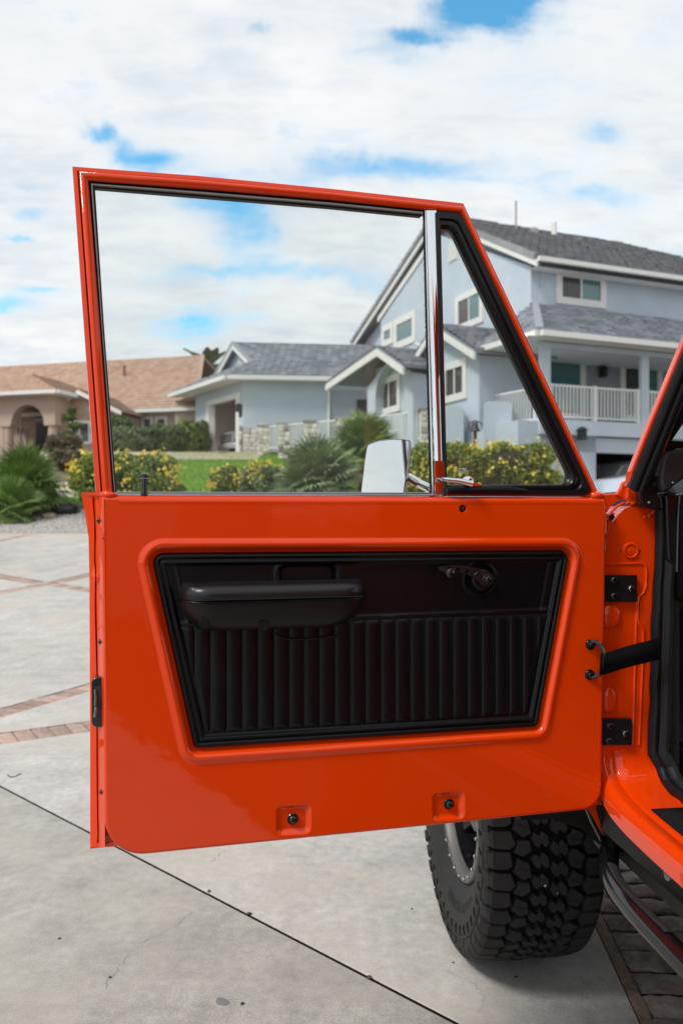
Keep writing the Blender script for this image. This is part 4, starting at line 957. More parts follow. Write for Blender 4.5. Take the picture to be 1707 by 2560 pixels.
stones(svn, G, -.02, .95, -.06, 0, gzf - .1, gzf + 1.0, 'b'); stones(svn, G, -.05, 0, .0, max(.1, lo_b - .27), gzf - .05, gzf + 1.0, 'a'); stones(svn, G, -.05, 0, hi_b + .3, gl + .1, gzf - .1, gzf + .95, 'a')

# garden fence: stone pillars and white rails, from the garage to the terrace
FN = empty('garden_fence', (-3.4, 32.5, 3.5), 'white railing between stone pillars running from the garage to the terrace', 'fence')
fpts = [(646, 1100, 33.3), (663, 1100, 32.6), (712, 1100, 31.4), (778, 1090, 29.6), (860, 1090, 28.2), (968, 1080, 26.6), (1068, 1070, 25.4)]
FW = []
for i, (px, py, Yf) in enumerate(fpts):
    X = (px - CX) / F * Yf; zt_ = EYE + (CY - np.interp(px, [640, 878, 970, 1070], [1071, 1049, 1040, 1029])) / F * Yf; zb_ = min(zt(X, Yf), zt_ - .9); FW.append((X, Yf, zb_, zt_))
ff = Fr((0, 0), -42)
for i, (X, Yf, zb_, zt_) in enumerate(FW):
    if i in (1, 2, 3, 4, 6):
        w = .24; pil = MB().box(lambda x, y, z: (X + x, Yf + y, z), (-w, w), (-w, w), (zb_ - .2, zt_ + .02)).build('pillar', STONEW, FN, smooth=None)
        MB().box(lambda x, y, z: (X + x, Yf + y, z), (-w - .06, w + .06), (-w - .06, w + .06), (zt_ + .02, zt_ + .09)).build('pillar_cap', STONED, pil, smooth=None)
        z = zb_ - .1
        while z < zt_ - .05:
            h = random.uniform(.13, .2); x = -w
            while x < w - .03:
                ww = min(random.uniform(.14, .3), w - x); addobj('stone', random.choice(SM), pil, (X + x + ww / 2, Yf - w, z + h / 2), None, (ww * .94, .10, h * .92)); x += ww
            z += h
for (a, b) in zip(FW[:-1], FW[1:]):
    P0 = A3((a[0], a[1], a[3] - .95)); P1 = A3((b[0], b[1], b[3] - .95)); railing('rail_panel', FN, P0, P1, .95, (), .13)

# pickup in the garage and the two parked cars to the right
def pickup():
    GC = Fr((0, 0), 33); GC.o = G.P(.9, G.ha(572, 1100, .9)[0], 0); c = GC.o; root = empty('pickup_truck', (c[0], c[1], gzf), 'dark pickup with large chrome grille parked nose out in the open garage', 'pickup')
    P = lambda x, y, z: GC.P(x, y, gzf + .03 + z)     # x into the garage, y across
    b = MB(); prof = [(0, .45), (0, 1.15), (.25, 1.25), (1.25, 1.32), (1.9, 1.85), (3.4, 1.9), (4.4, 1.88), (4.4, .45)]
    b.prism([P(x, -.95, z) for x, z in prof], GC.w * 1.9).build('body', mat('dark_car_paint', (.05, .055, .06), .2, coat=.9), root, bevel=.05)
    MB().box(P, (-.06, .0), (-.62, .62), (.60, 1.16)).build('grille', mat('grille_silver', (.72, .72, .72), .25, metal=.3, coat=.5), root, bevel=.03)
    for k in range(3): MB().box(P, (-.085, -.062), (-.5, .5), (.70 + .13 * k, .76 + .13 * k)).build('grille_bar', LAMPB, root, smooth=None)
    for s in (-1, 1):
        MB().box(P, (-.05, .0), (min(s * .6, s * .92), max(s * .6, s * .92)), (.78, 1.1)).build('headlight', mat('lens', (.6, .62, .65), .1, metal=.6), root, bevel=.03)
        for x_ in (.85, 3.7):
            MB().disc(P(x_, s * .82, .38), GC.w * s, .38, .24, 20).build('wheel', TYRE, root)
    MB().box(P, (-.16, -.0), (-.93, .93), (.36, .60)).build('bumper', mat('grille_silver', (.72, .72, .72)), root, bevel=.05)
    MB().prism([P(1.27, -.8, 1.36), P(1.27, .8, 1.36), P(1.86, .7, 1.86), P(1.86, -.7, 1.86)], A3((0, 0, .015))).build('windscreen', CARGLASS, root, smooth=None)
pickup()
def parked_car(name, c, deg, m, label, cat, L_=4.6, W_=1.85, prof=None, glassp=None, sky_reflection=False, roofg=False):
    fr = Fr(c, deg); zb_ = c[2]; P = lambda x, y, z: fr.P(x, y, zb_ + z); root = empty(name, (c[0], c[1], zb_), label, cat)
    prof = prof or [(0, .45), (.02, .85), (.3, 1.0), (.75, 1.62), (1.2, 1.72), (3.0, 1.70), (3.5, 1.15), (4.5, 1.0), (4.6, .5)]
    rows = [[P(x, y, z - (.06 if abs(y) > W_ / 2 - .02 and z > 1.2 else 0)) for x, z in prof] for y in (-W_ / 2, -W_ / 2 + .12, W_ / 2 - .12, W_ / 2)]
    MB().rows(rows, True, True).build('body', m, root, smooth=40, bevel=.03)
    for s in (-1, 1):
        if glassp: MB().prism([P(x, s * (W_ / 2 + .004), z) for x, z in glassp], fr.w * s * .01).build('side_window', CARGLASS, root, smooth=None)
        for x_ in (.85, L_ - .9):
            w = MB().disc(P(x_, s * (W_ / 2 - .2), .35), fr.w * s, .35, .22, 24).build('wheel', TYRE, root); MB().disc(P(x_, s * (W_ / 2 + .02), .35), fr.w * s, .22, .02, 18).build('rim', STEEL, w)
    return root, fr, P
cr = H.P(3.6, -1.3, 0)
sroot, sfr, sP = parked_car('parked_car', (H.hb(1452, 1200, -1.2)[0] * H.u[0] + H.P(0, -1.2, 0)[0], H.P(H.hb(1452, 1200, -1.2)[0], -1.2, 0)[1], 1.15), 20, SILVER, 'silver wagon with dark side glass parked under the balcony', 'car',
    glassp=[(.42, 1.12), (.85, 1.60), (3.0, 1.60), (3.35, 1.16)])
Y2 = 15.5; X2 = (1452 - CX) / F * Y2
z2 = zt(X2 + 1.5, Y2); topz = EYE + (CY - 1178) / F * Y2
wroot, wfr, wP = parked_car('parked_car', (X2 - .4, Y2, topz - 1.45), 8, CARWHITE, 'white low car with painted blue sky reflection behind the windscreen pillar', 'car',
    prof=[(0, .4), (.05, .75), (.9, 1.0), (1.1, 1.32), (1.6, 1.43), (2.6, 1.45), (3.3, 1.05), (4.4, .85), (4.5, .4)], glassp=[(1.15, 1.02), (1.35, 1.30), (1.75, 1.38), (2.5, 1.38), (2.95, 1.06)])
MB().prism([wP(.12, -.93, .70), wP(.95, -.93, .86), wP(1.15, -.93, 1.06), wP(1.08, -.93, 1.12), wP(.86, -.93, .95), wP(.12, -.93, .76)], -wfr.w * .01).build('sky_reflection', SKYREFL, wroot, smooth=None)  # blue patch painted in for the sky reflected on the car

# ------------------------------------------------------------------ the tan house
T0_ = atY(483, 1016, 41.3); T = Fr((T0_[0], T0_[1]), -15)
TH = empty('tan_house', T.P(-6, 0, 4.2), 'long low tan house with terracotta tile roof and arched entry', 'house')
tz = T.hb(400, 1024, -.4)[1]; tf = T.hb(130, 1134, -3)[1] - .15
wall(TH, [T.P(-22, 0, 3.6), T.P(.15, 0, 3.6), T.P(.15, 0, tz), T.P(-22, 0, tz)], T.w * .3, TANW)
wall(TH, [T.P(.15, 0.3, 3.6), T.P(.15, 11, 3.6), T.P(.15, 11, tz), T.P(.15, 5.5, tz + 3.4), T.P(.15, .3, tz)], -T.u * .3, TANB)
rzT = EYE + (CY - 890) / F * np.linalg.norm(T.P(0, 5.2, 0)[1]); rzT = T.hb(507, 888, 5.4)[1]; rx = T.hb(507, 888, 5.4)[0]
ea, eb_ = T.P(-22, -.5, tz + .05), T.P(T.hb(488, 1016, -.5)[0], -.5, tz + .05); ta, tb_ = T.P(-22, 5.4, rzT), T.P(rx, 5.4, rzT)
tile_slope('roof_tiles', TH, ea, eb_, tb_, ta, ROOFT, .36, .36, .075)
TR = MB().prism([ea, eb_, tb_, ta], dn).prism([ta, tb_, T.P(.3, 11.3, tz), T.P(-22, 11.3, tz)], dn).build('roof', ROOFT, TH, smooth=None)
rake_tiles(TR, eb_, tb_, ROOFT)
board(TH, 'gutter', T.P(-22, -.55, tz + .04), T.P(.5, -.55, tz + .04), .17, .14, WHITE)
MB().face([T.P(-22, -.5, tz - .12), T.P(.4, -.5, tz - .12), T.P(.4, 0, tz - .12), T.P(-22, 0, tz - .12)]).build('soffit', WHITE, TH, smooth=None)
for x0, x1 in ((355, 383), (389, 419)): window(T, TH, 'b', 0, T.hb(x0, 1075, 0), T.hb(x1, 1041, 0), -1, 0, (WIND, WIND), .14)
vp_ = T.hb(311, 925, 3.2); MB().tube([T.P(vp_[0], 3.2, vp_[1] - .8), T.P(vp_[0], 3.2, vp_[1] + .25)], .09, 8).build('vent_pipe', mat('vent_brown', (.3, .16, .12), .8), TR)
# brick gable
gB = -2.2; ga, gz_ = T.hb(204, 978, gB); gl_, glz = T.hb(136, 1024, gB); gr_, grz = T.hb(312, 1030, gB)
wall(TH, [T.P(gl_ + .3, gB, 3.6), T.P(gr_ - .3, gB, 3.6), T.P(gr_ - .3, gB, grz - .1), T.P(ga, gB, gz_ - .2), T.P(gl_ + .3, gB, glz)], T.w * 2.1, TANB, 'gable_wall')
for q0, q1 in (((gl_, glz), (ga, gz_)), ((gr_, grz), (ga, gz_))):
    board(TH, 'fascia', T.P(q0[0], gB - .3, q0[1]), T.P(q1[0], gB - .3, q1[1]), .2, .07, WHITE)
    A_, D_ = T.P(q0[0], gB - .3, q0[1] + .05), T.P(q1[0], gB - .3, q1[1] + .07); B_, C_ = A_ + T.w * 3.5, D_ + T.w * 4.5
    tile_slope('roof_tiles', TH, A_, B_, C_, D_, ROOFT, .36, .36, .075); MB().prism([A_, B_, C_, D_], dn * .6).build('gable_roof', ROOFT, TH, smooth=None)
window(T, TH, 'b', gB, T.hb(175, 1112, gB), T.hb(230, 1051, gB), -1, .45, (WIND, WIND), .15)
dp_ = T.hb(294, 1060, gB)[0]; MB().tube([T.P(dp_, gB - .1, 3.8), T.P(dp_, gB - .1, grz)], .06, 8).build('downpipe', WHITE, TH)
# small courses of face brick, as single pieces, on the visible part of the gable
# arched entry tower
eB = -3.6; L0 = T.hb(-60, 1000, eB)[0]; L1 = T.hb(138, 1000, eB)[0]; ez = T.hb(60, 988, eB)[1]
ac = (T.hb(28.7, 1050, eB)[0] + T.hb(110, 1050, eB)[0]) / 2; ar = (T.hb(110, 1050, eB)[0] - T.hb(28.7, 1050, eB)[0]) / 2; az0 = T.hb(68, 1012, eB)[1] - ar
arch = [T.P(ac + ar * math.cos(t), eB, az0 + ar * math.sin(t)) for t in np.linspace(math.pi, 0, 19)]
mb = MB(); mb.prism(arch + [T.P(L1, eB, az0), T.P(L1, eB, ez), T.P(L0, eB, ez), T.P(L0, eB, az0)], T.w * .5)
mb.box(T.P, (ac - ar - 5.0, ac - ar - .45), (eB, eB + .5), (3.6, az0)); mb.build('entry_wall', TANW, TH, smooth=None)
for x in (ac - ar - .34, ac + ar + .36):
    MB().tube([T.P(x, eB + .25, 3.6), T.P(x, eB + .25, az0)], .24, 14).build('column', TANW, TH); MB().box(T.P, (x - .32, x + .32), (eB - .05, eB + .55), (az0 - .12, az0 + .02)).build('capital', TANW, TH, smooth=None)
MB().prism([T.P(L1, eB + .5, ez - .9), T.P(L1, eB + .5, ez), T.P(L1, 0, ez), T.P(L1, 0, ez - .9)], -T.u * .3).build('entry_wall', TANW, TH, smooth=None)
MB().prism([T.P(L1, eB + 1.8, 3.6), T.P(L1, 0, 3.6), T.P(L1, 0, ez - .9), T.P(L1, eB + 1.8, ez - .9)], -T.u * .28).build('entry_wall', TANB, TH, smooth=None)
EI = -.05; MB().box(T.P, (ac - 2.4, ac + 2.2), (EI - .1, EI), (3.6, ez)).build('entry_back_wall', TANB, TH, smooth=None)
d0, d1 = T.hb(92, 1100, EI - .1)[0], T.hb(120, 1100, EI - .1)[0]; dz = T.hb(100, 1058, EI - .1)[1]
dr = MB().box(T.P, (d0, d1), (EI - .16, EI - .1), (3.9, dz)).build('front_door', mat('dark_wood', (.03, .02, .018), .4), TH, smooth=None)
fl = [T.P((d0 + d1) / 2 + .45 * math.cos(t), EI - .11, dz + .12 + .45 * math.sin(t)) for t in np.linspace(0, math.pi, 11)]; MB().prism(fl, -T.w * .04).build('fanlight', CARGLASS, TH, smooth=None)
lamp(T, TH, T.P(d0 - .9, EI - .25, dz - .4), -1)
MB().tube([T.P(T.hb(53, 1050, -1.6)[0], -1.6, 3.8), T.P(T.hb(53, 1050, -1.6)[0], -1.6, ez - .2)], .06, 8).build('downpipe', WHITE, TH)
hx, hz = T.hb(78, 936, -1.2)
q0, q1 = T.P(L0 - .5, eB - .5, ez + .12), T.P(L1 + .45, eB - .5, ez + .12); q2, q3 = T.P(L1 + .45, 1.5, ez + .12), T.P(L0 - .5, 1.5, ez + .12); ap = T.P(hx, -1.2, hz)
tile_slope('roof_tiles', TH, q0, q1, ap, ap - T.u * .02, ROOFT, .36, .36, .075); tile_slope('roof_tiles', TH, q1, q2, ap + T.w * 2.5, ap, ROOFT, .36, .36, .075)
MB().prism([q0, q1, ap], dn).prism([q1, q2, ap + T.w * 2.5, ap], dn).prism([q3, q0, ap, ap + T.w * 2.5], dn).build('entry_roof', ROOFT, TH, smooth=None)
board(TH, 'gutter', q0 - T.w * .06, q1 - T.w * .06, .18, .14, WHITE); board(TH, 'gutter', q1 + T.u * .06, q2 + T.u * .06, .18, .14, WHITE)
MB().face([q0 - A3((0, 0, .2)), q1 - A3((0, 0, .2)), q2 - A3((0, 0, .2)), q3 - A3((0, 0, .2))]).build('soffit', WHITE, TH, smooth=None)
window(T, TH, 'b', -.1, T.hb(-22, 1110, -.1), T.hb(3, 1060, -.1), -1, 0, (WIND, WIND), .14)

# ------------------------------------------------------------------ unseen garage added behind the camera to darken reflections and near ground
NB = Fr((1.6, -5.2), 4); NH = empty('added_garage', NB.P(5, -2, 0), 'dark grey garage building added behind the viewpoint to darken reflections in the orange paint', 'building')
DKW = mat('grey_stucco_dark', (.10, .105, .115), .9, var=(3, .1))
MB().box(NB.P, (0, 11), (-7, 0), (0, 3.3)).build('wall', DKW, NH, smooth=None)
MB().prism([NB.P(-.5, .5, 3.25), NB.P(11.5, .5, 3.25), NB.P(11.5, -3.5, 4.6), NB.P(-.5, -3.5, 4.6)], A3((0, 0, .12))).prism([NB.P(-.5, -7.5, 3.25), NB.P(11.5, -7.5, 3.25), NB.P(11.5, -3.5, 4.6), NB.P(-.5, -3.5, 4.6)], A3((0, 0, .12))).build('roof', ROOFT, NH, smooth=None)
for x0_ in (1.0, 6.2):
    gd = MB().box(NB.P, (x0_, x0_ + 4.2), (.0, .05), (.05, 2.4)).build('garage_door', WHITE if x0_ > 5 else mat('grey_door', (.13, .135, .14), .6), NH, smooth=None)
    for k in range(1, 4): MB().box(NB.P, (x0_, x0_ + 4.2), (.05, .056), (.6 * k - .02, .6 * k + .02)).build('door_rail', LAMPB, gd, smooth=None)

# ================================================================== the orange vehicle
DL = atY(255, 1241, 1.433); DR = atY(1513, 1246, 1.675)
de = DR - DL; de[2] = 0; DWID = float(np.linalg.norm(de)); de /= DWID; dnn = A3((de[1], -de[0], 0))
def D(s, z, n=0.): return A3((DL[0], DL[1], 0)) + de * s + dnn * n + A3((0, 0, z))
def dh(px, py, n=0.):
    p = hit(px, py, D(0, 0, n), dnn); v = p - A3((DL[0], DL[1], 0)); return np.array((float(v @ de), float(p[2])))
def dp(px, py, n=0.): return hit(px, py, D(0, 0, n), dnn)
H0 = A3((DR[0], DR[1], 0)); bf = A3((-math.sin(R(6)), math.cos(R(6)), 0)); br_ = A3((math.cos(R(6)), math.sin(R(6)), 0))
def B(m, q, z): return H0 + br_ * m - bf * q + A3((0, 0, z))
def bq(px, py, q): return hit(px, py, B(0, q, 0), bf)                 # a pixel on the cross plane at q
def lean(px, py, off=0.): return hit(px, py, B(0, off, 1.4), -bf - A3((0, 0, .4)))
VR = empty('offroad_vehicle', B(.3, 0, 0), 'orange off road vehicle with its front door wide open and black interior', 'vehicle')
def tess(mb, loops, to3):
    from mathutils.geometry import tessellate_polygon
    flat = [p for l in loops for p in l]; ids = mb.vs([to3(p) for p in flat])
    for t in tessellate_polygon([[Vector((p[0], p[1], 0)) for p in l] for l in loops]): mb.idx([ids[k] for k in t])
def circ(c, r, n=18): return [np.array((c[0] + r * math.cos(2 * math.pi * k / n), c[1] + r * math.sin(2 * math.pi * k / n))) for k in range(n)]

# --- inner door panel
panel = arcpoly([dh(255, 1241), dh(1517, 1246), dh(1503, 2022), dh(262.5, 2147.5)], [.004, .016, .045, .072], 12)
card = arcpoly([dh(376, 1382), dh(1429, 1375), dh(1347, 1820), dh(486, 1875)], [.020, .020, .012, .012], 8)
bead_o = offset(card, -.028)
pk = [arcpoly([dh(x0, y0), dh(x1, y0 - 6), dh(x1, y1 - 6), dh(x0, y1)], .013, 6) for x0, y0, x1, y1 in ((689, 2014, 779, 2091), (1079, 1981, 1162, 2055))]
hole = circ(dh(1157, 1271.7), .0085)
mb = MB(); rings = [(.006, 0), (.003, -.0008), (.0008, -.003), (0, -.006), (0, -.030)]
inner = offset(panel, .006)
tess(mb, [inner, bead_o, pk[0], pk[1], hole], lambda p: D(p[0], p[1], 0))
mb.rows([[D(*p, n) for p in offset(panel, d)] for d, n in rings], True)
mb.rows([[D(*p, n) for p in offset(card, -d)] for d, n in ((.028, 0), (.0268, .00004), (.0252, .0004), (.0225, .0022), (.0185, .0046), (.0145, .0052), (.011, .0038), (.0075, -.0010), (.0045, -.0065), (.0015, -.0105), (-.003, -.012), (-.01, -.012))], True)
for p_ in pk:
    mb.rows([[D(*p, n) for p in offset(p_, d)] for d, n in ((0, 0), (.002, -.0006), (.005, -.0035), (.008, -.0062), (.011, -.007))], True)
    tess(mb, [offset(p_, .011)], lambda p: D(p[0], p[1], -.007))
mb.rows([[D(*p, n) for p in offset(hole, d)] for d, n in ((0, 0), (.001, -.002), (.001, -.012))], True)
DOOR = mb.build('door', PAINT, VR, smooth=38)
_pm = DOOR.data; _n = Vector(dnn); _pm.polygons.foreach_set('use_smooth', [not (abs(p.normal.dot(_n)) > .99999 and len(p.vertices) == 3) for p in _pm.polygons])
MB().rows([[D(s, DL[2] + (DR[2] - DL[2]) * s / DWID + dz, n) for s in np.linspace(.030, DWID - .012, 12)] for dz, n in ((-.0135, .0001), (-.010, .0007), (-.0065, .0004), (-.003, -.0014), (-.0002, -.0052), (.0012, -.011), (.0016, -.02))]).build('top_roll', PAINT, DOOR, smooth=70)
# side structure along the free edge
ys = [1241, 1262, 1300, 1343, 1400, 1430, 1440, 1452, 1462, 1520, 1700, 1900, 2040, 2085, 2118]
def colx(tab): return lambda y: float(np.interp(y, [1241, 1343, 1445, 1800, 2060], tab))
cols = [(colx([256, 257, 258, 260.5, 263]), -.006), (colx([251, 251, 252, 255, 257.5]), -.016), (colx([246, 247, 248, 250, 251]), -.030), (colx([241, 243, 244, 247, 248]), -.034),
        (colx([236, 238, 239, 245, 246]), -.046), (colx([233, 236, 237, 242, 243]), -.040), (colx([216, 224, 226, 228.5, 228]), -.047), (colx([206, 222, 224, 226.5, 226]), -.049), (colx([206, 222, 224, 226.5, 226]), -.056)]
mb = MB()
for k in range(len(cols) - 1):
    pass
mb.rows([[dp(fx(y) + (1.6 * math.sin(y * .05 + k) if k in (4, 5) else 0), y, n + (.005 if 1436 < y < 1456 and k in (3, 4, 5) else 0)) for k, (fx, n) in enumerate(cols)] for y in ys])
mb.build('door_edge', PAINT, DOOR, smooth=50)
skin = [dh(x, y, -.056) for x, y in ((204, 1230), (222, 1343), (224, 1445), (226, 1800), (226, 2122), (1470, 1995), (1498, 1960), (1505, 1235))]
MB().prism([D(*p, -.056) for p in skin], -dnn * .006).build('outer_skin', PAINT, DOOR, smooth=None)
MB().prism([dp(204, 1230, -.05), dp(258, 1232, -.01), dp(262, 1240, -.008), dp(209, 1236, -.05)], -dnn * .003).build('ledge', PAINT, DOOR, smooth=None)
MB().prism([dp(226, 2110, -.05), dp(290, 2104, -.012), dp(290, 2116, -.012), dp(226, 2121, -.05)], -dnn * .003).build('ledge', PAINT, DOOR, smooth=None)
# top of the door behind the front edge
MB().rows([[D(s, DL[2] + (DR[2] - DL[2]) * s / DWID + dz, n) for s in (.02, DWID * .5, DWID - .01)] for dz, n in ((-.001, -.006), (.002, -.012), (.004, -.024), (.004, -.05), (-.01, -.056))]).build('sill_top', PAINT, DOOR, smooth=60)
# --- window frame
def lerp_rows(mb, A_, B_, prof, base=-.012):
    rows = []
    for k, n in prof: rows.append([D(*(np.array(a) * (1 - k) + np.array(b) * k), base + n) for a, b in zip(A_, B_)])
    return mb.rows(rows)
nb_ = -.012
fo = [dh(x, y, nb_) for x, y in ((239, 1240), (209, 820), (179.5, 409.5), (500, 433.5), (830, 466), (1162, 503), (1300, 797), (1505, 1240))]
fi = [dh(x, y, nb_) for x, y in ((284, 1240), (252, 820), (222.5, 450), (505, 471), (830, 498.5), (1151.5, 532), (1276, 797), (1484, 1240))]
mb = MB(); lerp_rows(mb, fo, fi, ((-.0, -.030), (0, -.012), (.04, -.009), (.30, -.008), (.33, -.016), (.37, -.017), (.40, -.006), (.44, -.001), (.50, .001), (.60, .002), (.80, .001), (.93, -.003), (1, -.010), (1, -.04)))
FRM = mb.build('window_frame', PAINT, DOOR, smooth=40)
# weld lumps at the feet of the frame
for x, y in ((272, 1237), (1492, 1238)):
    blob(dp(x, y, -.010), (.016, .010, .0075), PAINT, 'weld_foot', FRM, 2, 2, .5, x)
ci = [dh(x, y, nb_) for x, y in ((284, 1240), (252, 820), (222.5, 450), (505, 471), (830, 498.5), (1062, 522))]
cg = [dh(x, y, nb_) for x, y in ((292, 1240), (260, 820), (236.5, 463), (505, 485), (830, 512), (1058, 535))]
mb = MB(); lerp_rows(mb, ci, cg, ((-.05, -.006), (.25, -.014), (.3, -.016))); mb.build('run_channel', RUBBER, DOOR, smooth=40)
mb = MB(); lerp_rows(mb, ci, cg, ((.3, -.016), (.35, -.007), (.62, -.007), (.68, -.015))); mb.build('run_channel', GREYSEAL, DOOR, smooth=40)
mb = MB(); lerp_rows(mb, ci, cg, ((.68, -.015), (.72, -.012), (1.0, -.013), (1.02, -.024))); mb.build('run_channel', RUBBER, DOOR, smooth=40)
# --- glass
gpz = [dp(x, y, -.034) for x, y in ((280, 1242), (226, 455), (1070, 528), (1084, 1242))]
MB().prism(gpz, -dnn * .004).build('window_glass', GLASS, DOOR, smooth=None)
# --- division bar: felt, thin channel, chrome bar, rubber
def vbar(name, x0t, x1t, x0b, x1b, yt, yb, n0, bulge, m, nseg=8, back=.02, sub=DOOR):
    mb = MB(); rows = []
    for y, xa, xb in ((yt, x0t, x1t), (yb, x0b, x1b)):
        ring = []
        for k in range(nseg + 1):
            u = k / nseg; ring.append(dp(xa + (xb - xa) * u, y, n0 + bulge * math.sin(math.pi * u) ** .8))
        rows.append([dp(xa, y, n0 - back)] + ring + [dp(xb, y, n0 - back)])
    mb.rows(rows, True, True); return mb.build(name, m, sub, smooth=50)
def xat(t, b, y, yt, yb): return t + (b - t) * (y - yt) / (yb - yt)
vbar('felt_strip', 1056, 1060.5, 1074, 1078, 529, 1236, -.022, .002, FELT, 4)
mb = MB(); rr = random.Random(4)
for k in range(420):     # fuzzy edge of the felt
    y = 560 + (1225 - 560) * rr.random(); x = xat(1056.3, 1074.3, y, 529, 1236); l = rr.uniform(.6, 2.6); mb.tube([dp(x + .5, y, -.022), dp(x - l, y + rr.uniform(-1.5, 1.5), -.022)], .00035, 3, False)
mb.build('felt_fuzz', FELT, DOOR, smooth=None)['kind'] = 'stuff'
vbar('bar_channel', 1060.5, 1065, 1078, 1086, 526, 1236, -.018, .004, CHROME, 6)
vbar('division_bar', 1065, 1092, 1086, 1110, 526, 1152, -.016, .0042, CHROME, 16)
vbar('bar_foot', 1085.5, 1110.5, 1086.5, 1111, 1152, 1236, -.013, .0006, CHROME, 4)
# --- vent window: rubber, metal frame, glass
nv = -.014
vo = [dh(x, y, nv) for x, y in ((1092, 528), (1151.5, 532), (1276, 797), (1484, 1238), (1111, 1236))]
vg = [dh(x, y, nv) for x, y in ((1101.5, 569), (1130, 571), (1233, 788), (1437, 1211), (1116.5, 1211))]
def ring_loft(name, A_, B_, prof, m, rad=0.0):
    mb = MB(); rows = []
    for k, n in prof:
        poly = [np.array(a) * (1 - k) + np.array(b) * k for a, b in zip(A_, B_)]
        poly = arcpoly(poly, [.002, .008 + .012 * min(1, k * 2), .05, .012 + .008 * k, .003], 5); rows.append([D(*p, nv + n) for p in poly])
    mb.rows(rows, True); return mb.build(name, m, DOOR, smooth=45)
ring_loft('vent_rubber', vo, vg, ((0, -.008), (.02, .001), (.08, .004), (.46, .005), (.52, .001), (.54, -.004)), RUBBER)
ring_loft('vent_frame', vo, vg, ((.54, -.004), (.56, .001), (.60, .003), (.84, .003), (.9, -.001), (.97, -.003), (1, -.008), (1.0, -.02)), mat('vent_black', (.006, .006, .007), .3, spec=.3))
MB().prism([dp(x, y, nv - .010) for x, y in ((1098, 564), (1134, 566), (1443, 1216), (1112, 1216))], -dnn * .003).build('vent_glass', GLASSV, DOOR, smooth=None)
# rubber lip on the lower rail of the vent
lipp = [dp(1116 + (1318 - 1116) * t, 1231 - 3 * math.sin(math.pi * min(1, t * 1.0)) - 4, -.006) for t in np.linspace(0, 1, 9)]
MB().tube(lipp, [.0075] * 7 + [.006, .003], 10).build('vent_lip', RUBBER, DOOR)
# glass marking, read from the inside: mirrored
def text_mesh(body, size, extrude=0.0, align='CENTER', spacing=1.0, line=1.0):
    cu = bpy.data.curves.new('txt', 'FONT'); cu.body = body; cu.size = size; cu.extrude = extrude; cu.align_x = align; cu.space_character = spacing; cu.space_line = line; cu.resolution_u = 3
    o = bpy.data.objects.new('txt', cu); COL.objects.link(o); bpy.context.view_layer.update()
    me = bpy.data.meshes.new_from_object(o.evaluated_get(bpy.context.evaluated_depsgraph_get())); bpy.data.objects.remove(o); bpy.data.curves.remove(cu)
    v = [tuple(x.co) for x in me.vertices]; f = [tuple(p.vertices) for p in me.polygons]; bpy.data.meshes.remove(me); return v, f
v, f_ = text_mesh('TEMPERED\nSAFETY GLASS\nDOT-888 AS2', .0042, line=1.0)
c = dh(1157, 1174, nv - .009); mb = MB()
ids = mb.vs([D(c[0] - x * .95, c[1] + y, nv - .009) for x, y, z in v]); [mb.idx([ids[k] for k in p]) for p in f_]; mb.build('glass_marking', ETCH, DOOR, smooth=None, recalc=False)
# vent latch
la = [dp(x, y, .006 + i * .002) for i, (x, y) in enumerate(((1106, 1198), (1125, 1200), (1150, 1203), (1180, 1210)))]
lt = MB().tube(la, [.0042, .0047, .0054, .0068], 14).build('vent_latch', CHROME, DOOR)
MB().disc(dp(1166, 1204, -.012), dnn, .0105, .013, 20, dome=.003).build('latch_pivot', CHROME, DOOR)
MB().prism([dp(1178, 1204, -.004), dp(1204, 1212, -.006), dp(1180, 1216, -.004)], dnn * .004).build('latch_keeper', PAINT, DOOR, smooth=None)
MB().tube([dp(1104.5, 1198, .006), dp(1107, 1198.3, .006)], .0048, 12).build('latch_tip', STEEL, DOOR)
# belt moulding and lock knob
MB().rows([[dp(x, y + (x - 292) * .003, n) for y, n in ((1236, -.012), (1231.5, -.014), (1229.5, -.018), (1229, -.03))] for x in (292, 500, 800, 1107)]).build('belt_moulding', mat('belt_chrome', (.30, .28, .29), .12, metal=1), DOOR, smooth=50)
MB().tube([dp(361, 1238, -.016), dp(361.5, 1215, -.016), dp(362, 1196, -.016)], [.0052, .0047, .0042], 14).disc(dp(362.3, 1190, -.016) - A3((0, 0, .004)), (0, 0, 1), .0095, .006, 18, .0085, dome=.003).build('lock_knob', GLOSSBLACK, DOOR)
MB().tube([dp(361, 1239, -.016), dp(361, 1235, -.016)], .0066, 12).build('knob_grommet', RUBBER, DOOR)
# --- bolts of the door
def bolt(c, nrm, r, h, m, name='bolt', parent=None, hexn=6):
    mb = MB(); mb.disc(c, nrm, r, h * .35, 20); c2 = A3(c) + A3(nrm) / np.linalg.norm(nrm) * h * .35; mb.disc(c2, nrm, r * .66, h * .75, 20, r * .55, dome=.0006)
    c3 = c2 + A3(nrm) / np.linalg.norm(nrm) * (h * .75 + .0007); mb.disc(c3, nrm, r * .26, .0006, hexn); return mb.build(name, m, parent, smooth=40)
for x, y in ((731.5, 2047), (1121, 2009)): bolt(dp(x, y, -.006), dnn, .0108, .008, GLOSSBLACK, 'bolt', DOOR)
bolt(dp(1157, 1272, -.009), dnn, .0075, .005, GLOSSBLACK, 'screw', DOOR)
for x, y in ((250.5, 1301), (254.5, 1604), (258, 1979)): bolt(dp(x, y, -.022), dnn - de * .9, .0062, .005, GLOSSBLACK, 'screw', DOOR)
